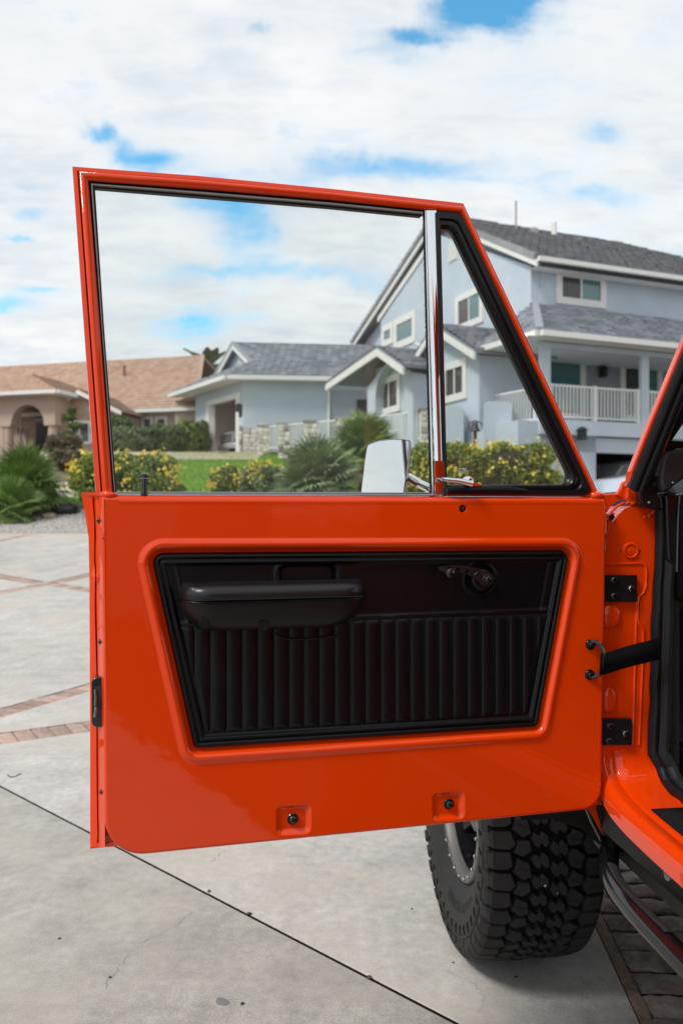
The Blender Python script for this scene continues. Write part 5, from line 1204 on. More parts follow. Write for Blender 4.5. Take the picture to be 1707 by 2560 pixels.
# latch at the edge
mb = MB(); lt_out = arcpoly([dh(230, 1690, -.03), dh(262, 1688, -.03), dh(262, 1814, -.03), dh(231, 1812, -.03)], [.012, 0, 0, .010], 6)
mb.prism([D(*p, -.045) for p in lt_out], dnn * .030); LT = mb.build('door_latch', mat('latch_black', (.012, .012, .014), .22, coat=.5), DOOR, smooth=35, bevel=.002)
MB().prism([dp(x, y, -.014) for x, y in ((236, 1716), (262, 1712), (262, 1770), (246, 1772), (242, 1790), (236, 1788))], dnn * .001).build('latch_slot', DARK, DOOR, smooth=None)
MB().tube([dp(238, 1724, -.012), dp(240, 1745, -.010), dp(239, 1765, -.011)], .0022, 8).build('latch_claw', STEEL, DOOR); MB().tube([dp(241, 1768, -.012), dp(240, 1780, -.010), dp(237, 1792, -.012)], .0028, 8).build('latch_claw', STEEL, DOOR)
# chips in the paint at the edge
for x, y in ((258.5, 1345), (459, 1830), (457, 1836)): MB().disc(dp(x, y, .0002), dnn, .0016, .0003, 7).build('paint_chip', LAMPB, DOOR)

# --- door card
def card_n(d): return np.interp(d, [0, .0015, .004, .007, .010, .0125, .0145, .017, .020, .0225, .025], [-.012, -.006, -.0015, 0, -.0008, -.004, -.0032, -.0008, -.0012, -.005, -.0075])
mb = MB(); mb.rows([[D(*p, float(card_n(d))) for p in offset(card, d)] for d in (0, .001, .0025, .004, .0055, .007, .0085, .010, .0115, .0125, .0135, .0145, .0157, .017, .0185, .020, .0213, .0225, .024, .0255)], True)
fc = offset([dh(376, 1382), dh(1429, 1375), dh(1347, 1820), dh(486, 1875)], .0245)
NS, NR = 520, 150
dvl = dh(921, 1543); dvr = dh(1377, 1526)
def zdiv(s): return dvl[1] + (dvr[1] - dvl[1]) * (s - dvl[0]) / (dvr[0] - dvl[0])
seams = np.array([dh(360 + .7015 * u, 1700)[0] for u in (122, 180, 238, 295, 352, 408, 465, 520, 573, 628, 683, 738, 793, 848, 900, 953, 1005, 1055, 1105, 1157, 1207, 1257, 1306, 1355, 1405, 1455)])
pkc = dh(772, 1447); pkh = np.array((.058, .027)); crc = dh(1203, 1449)
def hfield(s, z, Ls, Rs):
    base = -.0075; dz = z - zdiv(s); h = base
    edge = min(s - Ls, Rs - s); fade = max(0, min(1, edge / .012))
    if dz > -.006:     # upper flat field with a faint inner step
        h += .0035 * math.exp(-((dz) / .0032) ** 2) * fade
        e = min(edge, .3); h += .0016 * math.exp(-((e - .016) / .003) ** 2) if dz > 0 else 0
        a, b = abs(s - pkc[0]) / pkh[0], abs(z - pkc[1]) / pkh[1]; d = (a ** 6 + b ** 6) ** (1 / 6)
        h += -.016 * (1 - min(1, max(0, (d - .82) / .14))) + .0025 * math.exp(-((d - 1.05) / .07) ** 2)
        rr_ = math.hypot(s - crc[0], z - crc[1]); h += -.004 * (1 - min(1, max(0, (rr_ - .026) / .006))) + .0015 * math.exp(-((rr_ - .034) / .003) ** 2)
    else:
        zb_ = float(np.interp(s, [fc[3][0], fc[2][0]], [fc[3][1], fc[2][1]])); top = max(0, min(1, (-dz - .008) / .006)); bot = max(0, min(1, (z - zb_ - .004) / .008))
        i = int(np.searchsorted(seams, s)) - 1
        if 0 <= i < len(seams) - 1:
            u = (s - seams[i]) / (seams[i + 1] - seams[i]); h += .0042 * (max(0, 1 - (2 * u - 1) ** 2) ** .5) * min(top, bot) ** .5 * fade ** .5
        h += .0012 * math.exp(-((dz + .009) / .002) ** 2)
    return h
rows = []
for j in range(NR + 1):
    v_ = j / NR; L_ = fc[0] * (1 - v_) + fc[3] * v_; R_ = fc[1] * (1 - v_) + fc[2] * v_; row = []
    s0_, s1_ = min(fc[0][0], fc[3][0]), max(fc[1][0], fc[2][0])
    for i in range(NS + 1):
        s = s0_ + (s1_ - s0_) * i / NS; s = min(max(s, L_[0]), R_[0]); z = L_[1] + (R_[1] - L_[1]) * (s - L_[0]) / (R_[0] - L_[0]); row.append(D(s, z, hfield(s, z, L_[0], R_[0])))
    rows.append(row)
mb.rows(rows)
CARD = mb.build('door_card', VINYL, DOOR, smooth=60)
# pull cup inside
MB().prism([D(*p, -.022) for p in arcpoly([pkc + np.array((-.05, .026)), pkc + np.array((.05, .026)), pkc + np.array((.05, -.026)), pkc + np.array((-.05, -.026))], .008)], -dnn * .001).build('pull_cup', PLASTIC, DOOR, smooth=None)
# flap edge under the armrest
fl = [dp(x, y, .0005) for x, y in ((688, 1584), (700, 1592), (716, 1597), (760, 1598), (800, 1595), (838, 1592), (848, 1580))]
MB().tube(fl, .0022, 6).build('card_flap', VINYL, DOOR)
# --- armrest
nA = .050
aL, aR = dh(449, 1480, nA)[0], dh(930, 1480, nA)[0]; zT = dh(690, 1463, nA)[1]; zS = dh(690, 1497, nA)[1]; zB = dh(690, 1581, nA)[1]
def arm_rows(sec, inset, n):
    rows = []; Lh = (aR - aL) / 2; c = (aL + aR) / 2
    for i in range(n + 1):
        u = -1 + 2 * i / n; row = []
        for (nn, z, k) in sec:
            ins_ = inset(z, u); L2 = Lh - ins_; x = u * L2; e = (L2 - abs(x)) ; rad = .045
            t = max(0.0, 1 - e / rad) if e < rad else 0.0; sc_ = math.sqrt(max(0, 1 - t * t)) if k else 1
            tilt = -.006 * u
            row.append(D(c + x, z + tilt * .0, -.006 + (nn + .006) * max(sc_, .0)))
        rows.append(row)
    return rows
def us(n): return None
h_ = zS - zB
low = [(-.006, zB - .0), (.020, zB + .001), (.034, zB + .006), (.043, zB + .016), (.050, zB + h_ * .5), (.054, zB + h_ * .8), (.056, zS - .006), (.0555, zS - .0035), (.053, zS - .0025), (-.006, zS - .0025)]
pad = [(-.006, zS - .002), (.055, zS - .002), (.0595, zS + .002), (.0615, zS + .008), (.060, zS + .017), (.055, zS + .0235), (.045, zT + .002), (.030, zT + .0035), (-.006, zT + .004)]
pip = [(-.006, zS - .0035), (.0585, zS - .0045), (.0602, zS - .003), (.0585, zS - .0012), (-.006, zS - .001)]
def sweep_arm(sec, inset, mname, m, extra=0):
    mb = MB(); Lh = (aR - aL) / 2 + extra; c = (aL + aR) / 2; rows = []
    ts = [-1 + (1 - math.cos(math.pi * k / 40)) for k in range(41)]
    for u in ts:
        row = []
        for nn, z in sec:
            L2 = Lh - inset(z, u); x = u * L2; e = L2 - abs(x); rad = .050
            sc_ = math.sqrt(max(0, 1 - (1 - e / rad) ** 2)) if e < rad else 1.0
            row.append(D(c + x, z, -.006 + (nn + .006) * sc_))
        rows.append(row)
    mb.rows(rows, True); return mb.build(mname, m, DOOR, smooth=60)
ins = lambda z, u: .048 * max(0, min(1, (zS - z) / (zS - zB))) ** 2.2 * (1.15 if u > 0 else .95)
ARM = sweep_arm(low, ins, 'armrest', mat('armrest_plastic', (.0075, .0073, .0075), .42, spec=.33, bump=[(320, .25, .0008)]))
sweep_arm(pad, lambda z, u: .004 if z < zS + .012 else .010 * min(1, (z - zS - .012) / .014), 'armrest_pad', mat('armrest_vinyl', (.008, .0085, .0105), .32, spec=.5, bump=[(260, .2, .0008)]), .002)
sweep_arm(pip, lambda z, u: -.001, 'armrest_piping', VINYL)
for x, y in ((511, 1557), (660, 1565)): MB().disc(dp(x, y, .044), dnn - A3((0, 0, .25)), .0095, .0018, 18).build('screw_hole', mat('hole_black', (.002, .002, .002), .9), DOOR)
for k in range(90):
    pass
st = MB(); zst = zS + .0015
for k in range(84):
    s = aL + .02 + (aR - aL - .04) * k / 84; st.tube([D(s, zst, .0603), D(s + .0032, zst, .0603)], .0005, 4)
st.build('stitching', mat('thread', (.02, .02, .022), .7), DOOR)['kind'] = 'stuff'
# --- window crank
MB().disc(dp(1203, 1449, -.004), dnn, .021, .006, 28, .020).build('crank_escutcheon', PLASTIC, DOOR)
cr_pts = [(1094, 1419), (1108, 1414.5), (1135, 1413), (1160, 1414), (1185, 1419), (1208, 1426), (1224, 1433), (1233, 1444), (1230, 1458), (1219, 1465), (1205, 1464), (1192, 1452), (1180, 1442), (1160, 1434), (1135, 1428), (1112, 1427), (1098, 1426)]
hl = [circ(dh(x, y, .030), r_, 14) for x, y, r_ in ((1122, 1421, .0035), (1143, 1424, .0042), (1164.5, 1427, .0045), (1188, 1433, .0055))]
arm = [dh(x, y, .030) for x, y in cr_pts]; mb = MB()
tess(mb, [arm] + hl, lambda p: D(p[0], p[1], .033)); tess(mb, [arm] + hl, lambda p: D(p[0], p[1], .029))
for l_ in [arm] + hl: mb.rows([[D(*p, .033) for p in l_], [D(*p, .029) for p in l_]], True)
mb.build('window_crank', mat('crank_metal', (.075, .068, .068), .32, metal=.9), DOOR, smooth=30)
MB().disc(dp(1214, 1444, .0), dnn, .013, .031, 24).build('crank_hub', GLOSSBLACK, DOOR); bolt(dp(1217, 1448, .033), dnn, .009, .006, GLOSSBLACK, 'crank_bolt', DOOR)
MB().disc(dp(1116, 1431, .033), dnn, .0075, .020, 20, .0095, dome=.003).build('crank_knob', GLOSSBLACK, DOOR)
# --- strap loop
MB().disc(dp(1474, 1611, .0), dnn, .011, .004, 22).build('strap_foot', GLOSSBLACK, DOOR); MB().disc(dp(1472, 1686, .0), dnn, .011, .004, 22).build('strap_foot', GLOSSBLACK, DOOR)
for x, y in ((1475, 1611), (1473, 1686)): bolt(dp(x, y, .004), dnn, .0075, .005, GLOSSBLACK, 'bolt', DOOR)
MB().tube([dp(1476, 1604, .003), dp(1488, 1604, .008), dp(1500, 1612, .014), dp(1507, 1625, .018), dp(1506, 1645, .019), dp(1504, 1672, .018), dp(1496, 1688, .013), dp(1482, 1693, .006), dp(1474, 1692, .003)], .0045, 10).build('strap_loop', GLOSSBLACK, DOOR)
s0, s1 = (dp(1500, 1631, .022), dp(1497, 1687, .022)); s2, s3 = dp(1513, 1632, .018), dp(1509, 1686, .018); s4, s5 = bq(1650, 1594, .02), bq(1648, 1648, .02)
MB().rows([[s0, s1], [s2, s3], [s2 * .6 + s4 * .4 + A3((0, 0, .002)), s3 * .6 + s5 * .4 + A3((0, 0, .002))], [s4, s5]]).build('check_strap', WEB, DOOR, smooth=20).modifiers.new('t', 'SOLIDIFY').thickness = .0025
# --- door mirror on the far side
YM = 1.86
mn = A3((.0, -1, .30)); mn /= np.linalg.norm(mn)
MC = atY(965, 1165, YM)
def mh(px, py, off=0.): return hit(px, py, MC + mn * off, mn)
mo = [(904, 1252), (903.6, 1224), (909, 1180), (914, 1140), (918, 1117), (922, 1112), (945, 1103.5), (978, 1099.5), (1005, 1100), (1018, 1101.5), (1021, 1106), (1018, 1150), (1013, 1195), (1008, 1226), (1006, 1252)]
MB().prism([mh(x, y) for x, y in mo], -mn * .003).build('mirror_glass', MIRROR, DOOR, smooth=None)
cen = np.array((965, 1175)); mbm = MB()
def msc(k, off, dx=0): return [mh(cen[0] + (x - cen[0]) * k + dx, cen[1] + (y - cen[1]) * k, off) for x, y in mo]
mbm.rows([msc(1.0, -.001), msc(1.015, .001), msc(1.03, -.002, 1), msc(1.03, -.012, 4), msc(.98, -.03, 9), msc(.80, -.05, 12), msc(.45, -.06, 12)], True, True)
mbm.build('mirror_housing', mat('mirror_shell', (.02, .012, .013), .12, metal=.0, coat=1), DOOR, smooth=60)
MB().tube([mh(1020, 1192, -.03), mh(1050, 1210, -.02), dp(1082, 1226, -.06), dp(1100, 1236, -.06)], [.010, .010, .010, .012], 12).build('mirror_arm', CHROME, DOOR)

# --- body: hinge pillar, sill, rocker, fender
jq = -.035
jam = [(1490, 1880), (1493, 1500), (1516, 1350), (1526, 1318), (1541, 1290), (1560, 1272), (1582, 1264), (1606, 1263), (1628, 1271), (1637, 1290), (1640, 1400), (1634, 1560), (1628, 1700), (1622, 1840), (1616, 1872)]
mb = MB(); jp = [bq(x, y, jq) for x, y in jam]
mb.face(jp)
mb.rows([[p for p in jp[2:10]], [p + bf * .004 + br_ * .0 for p in jp[2:10]], [p + bf * .15 for p in jp[2:10]]])
BODY = mb.build('body_shell', PAINT, VR, smooth=40)
# recess frames pressed in the pillar
def ridge(pts, r, name='pressing', q=jq, m=PAINT): return MB().tube([bq(x, y, q + .000) for x, y in pts], r, 8).build(name, m, BODY)
ridge([(1516, 1411), (1575, 1409), (1600, 1408), (1612, 1414), (1615, 1430), (1613, 1465), (1608, 1480), (1596, 1492), (1593, 1510), (1592, 1550), (1598, 1562), (1607, 1572), (1607, 1600), (1603, 1700), (1596, 1862)], .0032)
ridge([(1590, 1500), (1588, 1600), (1585, 1700), (1581, 1862)], .0028)
# rounded pressings
for x, y, a, b in ((1524, 1540, .022, .026), (1520, 1750, .016, .028)): blob(bq(x, y, jq), (a, .010, b), PAINT, 'pressing', BODY, 3, 2.6, 0, 1)
c = bq(1575, 1376.5, jq)
MB().rows([[c - bf * h + r_ * (br_ * math.cos(t) + A3((0, 0, math.sin(t)))) for t in np.linspace(0, 2 * math.pi, 33)[:-1]] for r_, h in ((.0185, 0), (.0165, .004), (.0135, .0045), (.0115, .002), (.0105, -.0), (.0095, .0025), (.003, .003), (.0006, .0034))], True).build('plug', PAINT, BODY, smooth=50)
for dx in (-24, 24): MB().disc(bq(1575 + dx, 1376.5, jq), -bf, .0022, .0005, 10).build('screw_hole', DARK, BODY)
def hplate(x0, y0, x1, y1, bolts):
    pl = MB().prism([B(*0 * A3((0, 0, 0))) * 0 + bq(x, y, jq + .012) for x, y in ((x0 - 14, y0), (x1, y0), (x1, y1), (x0 - 14, y1))], bf * .012).build('hinge_plate', mat('hinge_black', (.008, .008, .009), .3, coat=.3), BODY, smooth=None, bevel=.0015)
    for x, y in bolts:
        p = bq(x, y, jq + .012); mb = MB(); ring = [[p - bf * h + r_ * (br_ * math.cos(t) + A3((0, 0, math.sin(t)))) for t in np.linspace(0, 2 * math.pi, 7)[:-1]] for r_, h in ((.0072, 0), (.0072, .004), (.0055, .0055), (.0045, .0055))]
        mb.rows(ring, True, True); mb.build('bolt', mat('bolt_steel', (.20, .20, .21), .25, metal=1), BODY, smooth=None)
        MB().disc(p - bf * .0055, -bf, .0038, .002, 12).build('bolt_end', GLOSSBLACK, BODY)
hplate(1517, 1437.6, 1592, 1505, ((1533, 1450), (1576, 1471), (1533, 1489.6))); hplate(1508, 1797, 1579, 1863.5, ((1523, 1814.5), (1561.6, 1833), (1520, 1852)))
# sill with cove
path = [(-.036, .862), (-.0355, .835), (-.032, .808), (-.012, .784), (.016, .774), (.064, .765), (.13, .760), (.3, .756), (1.1, .752)]
cs = [(-.0, -.052), (-.001, -.035), (0.0, -.020), (.004, -.008), (.010, -.001), (.014, 0), (.030, -.001), (.033, -.004), (.0345, -.006), (.036, -.003), (.040, 0), (.080, 0), (.1, .001), (.118, .002), (.122, .010), (.14, .012)]
fine = []
for (q0_, z0__), (q1_, z1__) in zip(path[:-1], path[1:]):
    for k in range(3): fine.append((q0_ + (q1_ - q0_) * k / 3, z0__ + (z1__ - z0__) * k / 3))
fine.append(path[-1]); fine = np.array(fine)
for it in range(3): fine[1:-1] = .5 * fine[1:-1] + .25 * (fine[:-2] + fine[2:])
rows = []
for i, (q_, z_) in enumerate(fine):
    t = fine[min(i + 1, len(fine) - 1)] - fine[max(i - 1, 0)]; t = t / np.linalg.norm(t); nn = np.array((-t[1], t[0])) if t[0] > 0 else np.array((-t[1], t[0]))
    if nn[1] < 0 and t[0] > .3: nn = -nn
    nn = np.array((abs(t[1]), abs(t[0])))
    rows.append([B(m, q_ + nn[0] * h, z_ + nn[1] * h) if m > .0035 else B(m, q_ + nn[0] * h * .0 + (0.0), z_ + h) for m, h in cs])
mb = MB(); mb.rows(rows); mb.build('sill', PAINT, BODY, smooth=50)
# rocker lower strip, black plate under it
MB().box(B, (.0005, .10), (.06, 1.1), (.716, .722)).build('rocker_flange', GLOSSBLACK, BODY, smooth=None)
MB().prism([B(.002, -.06, .78), B(.002, 1.1, .715), B(.002, 1.1, .66), B(.012, -.14, .665)], br_ * .004).build('rocker_plate', mat('rocker_black', (.012, .012, .011), .22, coat=.5), BODY, smooth=None) if False else None
MB().box(B, (.020, .10), (-.16, 1.1), (.655, .716)).build('rocker_plate', mat('rocker_black', (.004, .004, .004), .4, spec=.18), BODY, smooth=None, bevel=.004)
MB().box(B, (.10, .17), (-.6, 1.1), (.552, .66)).build('frame_rail', mat('rail_black', (.007, .007, .006), .4, spec=.25), BODY, smooth=None, bevel=.006)
MB().disc(B(.02, .22, .69), -br_, .012, .004, 16).build('rail_plug', mat('plug_grey', (.16, .16, .16), .5), BODY)
MB().box(B, (.17, 1.45), (-1.6, 1.1), (.60, .66)).build('underbody', DARK, BODY, smooth=None)
MB().box(B, (.5, .62), (-1.6, 1.1), (.40, .52)).build('driveline', DARK, BODY, smooth=None)
# wedge and inner fender
MB().prism([bq(x, y, -.07) for x, y in ((1462, 1990), (1487, 1985), (1489, 2022), (1506.5, 2088), (1466, 2016))], bf * .004).build('fender_tail', PAINT, BODY, smooth=None)
WC = A3((.495, 2.52, .445)); wn = A3((-math.cos(R(6.2)), -math.sin(R(6.2)), 0)); wf = A3((-math.sin(R(6.2)), math.cos(R(6.2)), 0))
def W(x, ang, r): return WC + wn * x + (wf * math.cos(ang) + A3((0, 0, 1)) * math.sin(ang)) * r      # ang 0 forward, 90 up
MB().rows([[W(x, a, .60) for a in np.linspace(R(28), R(152), 26)] for x in (.02, -.40)]).rows([[W(-.40, a, r_) for a in np.linspace(R(28), R(152), 26)] for r_ in (.60, .35)]).build('wheel_well', mat('liner_black', (.012, .012, .013), .55), BODY, smooth=40)
MB().prism([bq(x, y, -.17) for x, y in ((1280, 2000), (1478, 1990), (1512, 2096), (1498, 2112), (1452, 2072), (1380, 2048), (1300, 2050))], bf * .006).build('splash_panel', mat('splash', (.014, .014, .013), .28, coat=.3), BODY, smooth=None)
MB().tube([bq(1466, 2022, -.10), bq(1478, 2052, -.10), bq(1503, 2100, -.10)], .0045, 8).build('fender_lip', GLOSSBLACK, BODY)
# front fender skin and bonnet, hidden by the open door from the photograph's side
arc = [W(0, a, .60) for a in np.linspace(R(152), R(28), 20)]; arc = [B(*(float((p - H0) @ br_) * 0 + .0, -float((p - H0) @ bf), p[2])) for p in arc]
mb = MB(); mb.prism([B(0, -.045, .72), B(0, -.045, 1.27)] + [B(0, -1.75, 1.22), B(0, -1.75, .72)] + [p for p in arc[::-1]], br_ * .01)
mb.build('front_fender', PAINT, BODY, smooth=None)
MB().prism([B(0, -.10, 1.27), B(0, -1.75, 1.22), B(0, -1.75, 1.10), B(0, -.10, 1.15)], br_ * 1.45).build('bonnet', PAINT, BODY, smooth=None, bevel=.02)
MB().box(B, (0.02, 1.43), (-1.80, -1.74), (.75, 1.2)).build('front_panel', PAINT, BODY, smooth=None)
# cowl pieces between door top and pillar
for nm, pts, q_ in (('cowl_side', ((1500, 1236), (1530, 1234), (1562, 1234.5), (1562, 1247), (1545, 1252), (1530, 1262), (1518, 1280), (1500, 1290)), -.05), ('cowl_fin', ((1536, 1237), (1544, 1231), (1551, 1218), (1556.6, 1205), (1569.4, 1201), (1570, 1234), (1564, 1250)), -.045),
                    ('pillar_foot', ((1564, 1246), (1569, 1217), (1596, 1226), (1603, 1236), (1604, 1268), (1590, 1266), (1577, 1264)), -.037), ('cowl_top', ((1580, 1200), (1640, 1170), (1665, 1130), (1680, 1130), (1660, 1220), (1600, 1240)), -.06)):
    MB().prism([bq(x, y, q_) for x, y in pts], bf * .012).build(nm, PAINT, BODY, smooth=None, bevel=.003)
MB().tube([bq(x, y, jq - .004) for x, y in ((1517, 1300), (1525, 1283), (1540, 1266), (1560, 1256))], .003, 6).build('weld_seam', PAINT, BODY)
for k, (x, y) in enumerate(((1569, 1258), (1580, 1259), (1592, 1256), (1603, 1262), (1622, 1290), (1630, 1284), (1612, 1293))): blob(bq(x, y, jq), (.006, .003, .004), PAINT, 'weld_bead', BODY, 2, 2, .6, k)
MB().disc(bq(1524, 1293, -.04), -bf, .006, .01, 12).build('cowl_bolt', GLOSSBLACK, BODY); 
MB().prism([bq(x, y, -.040) for x, y in ((1516, 1284), (1536, 1283), (1524, 1320), (1516, 1345))], bf * .004).build('cowl_tab', PAINT, BODY, smooth=None)
# windscreen pillar
PIL = MB().prism([lean(x, y) for x, y in ((1569, 1214), (1576, 1178), (1627, 1050), (1707, 857), (1790, 655), (1815, 655), (1707, 900), (1648, 1050), (1576, 1222))], bf * .03 + br_ * .004).build('windscreen_pillar', PAINT, BODY, smooth=None, bevel=.004)
def lobe(pa, pb, r, m, name, off=.006): return MB().tube([lean(*pa, off), lean(pa[0] * .5 + pb[0] * .5, pa[1] * .5 + pb[1] * .5, off), lean(*pb, off)], r, 12).build(name, m, BODY)
lobe((1583, 1222), (1760, 780), .0125, RUBBER, 'pillar_seal'); lobe((1599, 1228), (1782, 780), .0120, RUBBER, 'pillar_seal', .010)
MB().prism([lean(x, y, .004) for x, y in ((1570, 1214), (1645, 1048), (1707, 898), (1760, 770), (1800, 770), (1707, 985), (1678, 1050), (1627, 1178), (1603, 1232), (1588, 1228))], bf * .01).build('pillar_seal', RUBBER, BODY, smooth=None)
MB().prism([lean(x, y, -.012) for x, y in ((1615, 1200), (1678, 1045), (1707, 983), (1760, 870), (1775, 870), (1707, 1008), (1690, 1046), (1660, 1126), (1662, 1190), (1640, 1215))], bf * .02).build('pillar_inner', PAINT, BODY, smooth=None)
MB().prism([lean(x, y, -.02) for x, y in ((1688, 1046), (1707, 1006), (1765, 880), (1790, 880), (1708, 1056), (1678, 1102), (1707, 1104), (1790, 1104), (1790, 1122), (1700, 1120), (1656, 1130))], bf * .02).build('windscreen_seal', RUBBER, BODY, smooth=None)
# windscreen glass, header and far pillar
wz = lambda m, z, o=0: B(m, .4 * (z - 1.4) - .03, z)
MB().prism([wz(.12, 1.46), wz(1.32, 1.46), wz(1.22, 1.95), wz(.22, 1.95)], bf * .004).build('windscreen', GLASS, BODY, smooth=None)
MB().tube([wz(.10, 1.95), wz(1.34, 1.95)], .025, 10).tube([wz(1.36, 1.35), wz(1.30, 1.95)], .025, 10).tube([wz(.17, 1.70), wz(.20, 1.95)], .02, 10).build('windscreen_frame', PAINT, BODY)
# black cover at the pillar foot
cov = [(1607.6, 1187), (1613, 1184), (1629, 1183.5), (1631, 1200), (1633, 1216), (1645, 1234), (1654, 1246), (1657, 1276), (1635, 1272), (1607.6, 1267), (1602.7, 1260), (1602.7, 1216)]
MB().prism([bq(x, y, .012) for x, y in cov], bf * .03).build('pillar_cover', PLASTIC, BODY, smooth=None, bevel=.004)
MB().prism([bq(x, y, .0125) for x, y in ((1603, 1238), (1640, 1240), (1640, 1271), (1607, 1266))], -bf * .002).build('cover_step', PLASTIC, BODY, smooth=None)
bolt(bq(1621, 1256.6, .0146), -bf, .0035, .003, STEEL, 'rivet', BODY)
# weatherstrip down the pillar and along the sill
ws = [B(float((bq(1650, 1272, 0) - H0) @ br_), 0, float(bq(1650, 1272, 0)[2]))]
ws = [bq(x, y, -.020) for x, y in ((1648, 1235), (1650, 1290), (1650, 1360), (1646, 1450), (1640, 1560), (1637, 1700), (1634, 1800), (1632, 1870))]
mlast = float((ws[-1] - H0) @ br_); tail = [(mlast - .002, -.018, .835), (.126, -.010, .806), (.127, .012, .786), (.127, .05, .776), (.127, .12, .772), (.127, .3, .768), (.127, 1.1, .764)]
wsp = ws + [B(*t) for t in tail]
def wig(ps, am, fr, seed):
    out = []
    for a, b in zip(ps[:-1], ps[1:]):
        n = max(1, int(np.linalg.norm(b - a) / .012))
        for k in range(n): p = a + (b - a) * k / n; out.append(p + br_ * am * noise.noise(Vector(p * fr) + Vector((seed, 0, 0))))
    return out + [ps[-1]]
MB().tube(wig(wsp, .004, 22, 1), .0115, 10).build('weatherstrip', RUBBER, BODY)
MB().tube(wig([p + br_ * .020 - bf * .006 + A3((0, 0, .003)) for p in wsp], .002, 15, 3), .0125, 10).build('weatherstrip', mat('seal_grey', (.012, .012, .014), .6, spec=.3), BODY)
# carpet on the sill, floor, firewall, interior
MB().rows([[B(m, q_, float(np.interp(q_, fine[:, 0], fine[:, 1])) + .0035) for m in (.046, .08, .115)] for q_ in (.105, .13, .2, .4, .7, 1.05)]).build('sill_carpet', CARPET, BODY, smooth=60).modifiers.new('t', 'SOLIDIFY').thickness = .003
FLR = MB().box(B, (.145, 1.35), (-.9, 1.1), (.70, .742)).build('floor', CARPET, VR, smooth=None)
for k in range(6): MB().tube([B(.30 + .055 * k, -.50, .76), B(.30 + .055 * k, .25, .745)], .007, 6).build('floor_rib', CARPET, FLR)
MB().rows([[B(m, q_, z_) for m in (.145, 1.35)] for q_, z_ in ((-.42, .74), (-.58, .86), (-.62, 1.05), (-.62, 1.35))]).build('firewall', mat('interior_black', (.006, .006, .007), .7), VR, smooth=None)
MB().prism([B(.150, -.015, .78), B(.150, -.015, 1.34), B(.150, -.62, 1.34), B(.150, -.62, .78)], br_ * .02).build('kick_panel', mat('interior_black', (.006, .006, .007)), VR, smooth=None)
DASH = MB().prism([B(.16, q_, z_) for q_, z_ in ((.02, 1.36), (.06, 1.33), (.06, 1.22), (.0, 1.16), (-.4, 1.16), (-.4, 1.40), (-.05, 1.405))], br_ * 1.1).build('dashboard', PLASTIC, VR, smooth=None, bevel=.012)
MB().prism([bq(x, y, .03) for x, y in ((1650, 1215), (1648, 1190), (1655, 1150), (1664, 1128), (1685, 1123), (1720, 1120), (1720, 1190), (1690, 1212), (1664, 1234), (1655, 1228))], bf * .05).build('dash_end', mat('dash_pad', (.012, .012, .0135), .5, bump=(200, .3, .001)), VR, smooth=None, bevel=.008)
bolt(bq(1682, 1208, .032), -bf, .004, .003, GLOSSBLACK, 'screw', VR)
MB().prism([bq(x, y, .0) for x, y in ((1662, 1240), (1720, 1232), (1720, 1420), (1700, 1440), (1668, 1400))], bf * .03).build('trim_panel', mat('trim_gloss', (.006, .006, .0065), .25, coat=.4), VR, smooth=None, bevel=.004)
MB().tube([bq(1697, 1236, .004), bq(1694, 1300, .004), bq(1692, 1370, .004), bq(1691, 1430, .004)], .0022, 6).build('cable', mat('cable_grey', (.05, .05, .05), .4), VR)
MB().prism([bq(x, y, -.1) for x, y in ((1656, 1508), (1662, 1501), (1712, 1503), (1712, 1522), (1664, 1526), (1655, 1518))], bf * .02).build('pedal', mat('pedal_rubber', (.03, .03, .03), .6), VR, smooth=None, bevel=.003)
# seat hint and rear tub so the vehicle closes behind the camera's right
MB().box(B, (.25, 1.25), (1.12, 1.2), (.72, 1.25)).build('seat_back', VINYL, VR, smooth=None, bevel=.03)

# rear quarter, roof and rear wheel of the same vehicle (beside and behind the camera; they shade the cab)
MB().prism([B(0, 1.14, .72), B(0, 1.14, 1.98), B(0, 1.22, 1.98), B(0, 1.26, 1.38), B(0, 2.45, 1.38), B(0, 2.45, .72)], br_ * 1.46).build('rear_body', PAINT, BODY, smooth=None, bevel=.015)
MB().box(B, (.16, 1.30), (.34, 2.4), (1.96, 2.0)).build('roof', PAINT, VR, smooth=None, bevel=.015)
for mm in (-.08, 1.42): MB().disc(B(mm + .15, 1.90, .445), br_, .44, .13, 32).disc(B(mm + .15, 1.90, .445), -br_, .44, .13, 32).build('rear_wheel', TYRE, VR)
# --- side step
cp = [(.10, -.20, .575), (.07, -.13, .59), (.04, -.072, .60), (.015, -.02, .602), (0, .016, .603), (-.012, .055, .604), (-.02, .093, .605), (-.027, .15, .607), (-.03, .22, .61), (-.03, .364, .613), (-.03, .6, .616), (-.03, 1.05, .62)]
pth = [B(*p) for p in cp]
def smoothp(ps, it=2):
    for _ in range(it):
        o = [ps[0]]
        for a, b in zip(ps[:-1], ps[1:]): o += [a * .75 + b * .25, a * .25 + b * .75]
        ps = o + [ps[-1]]
    return ps
STEP = MB().tube(smoothp(pth), .0215, 20).build('side_step', mat('step_black', (.005, .005, .006), .13, spec=.5), VR)
sp = smoothp([B(*p) for p in cp[3:11]]); 
sp = [p for p in sp if .02 < -float((p - H0) @ bf) < .335]; rows = []
for i, p in enumerate(sp):
    t = sp[min(i + 1, len(sp) - 1)] - sp[max(i - 1, 0)]; t /= np.linalg.norm(t); sd_ = np.cross(t, A3((0, 0, 1))); sd_ /= np.linalg.norm(sd_); 
    if sd_ @ br_ < 0: sd_ = -sd_
    rows.append([p + .0228 * (A3((0, 0, 1)) * math.cos(a) + sd_ * math.sin(a)) for a in np.linspace(R(-12), R(58), 7)])
MB().rows(rows).build('grip_pad', GRIP, STEP, smooth=60)
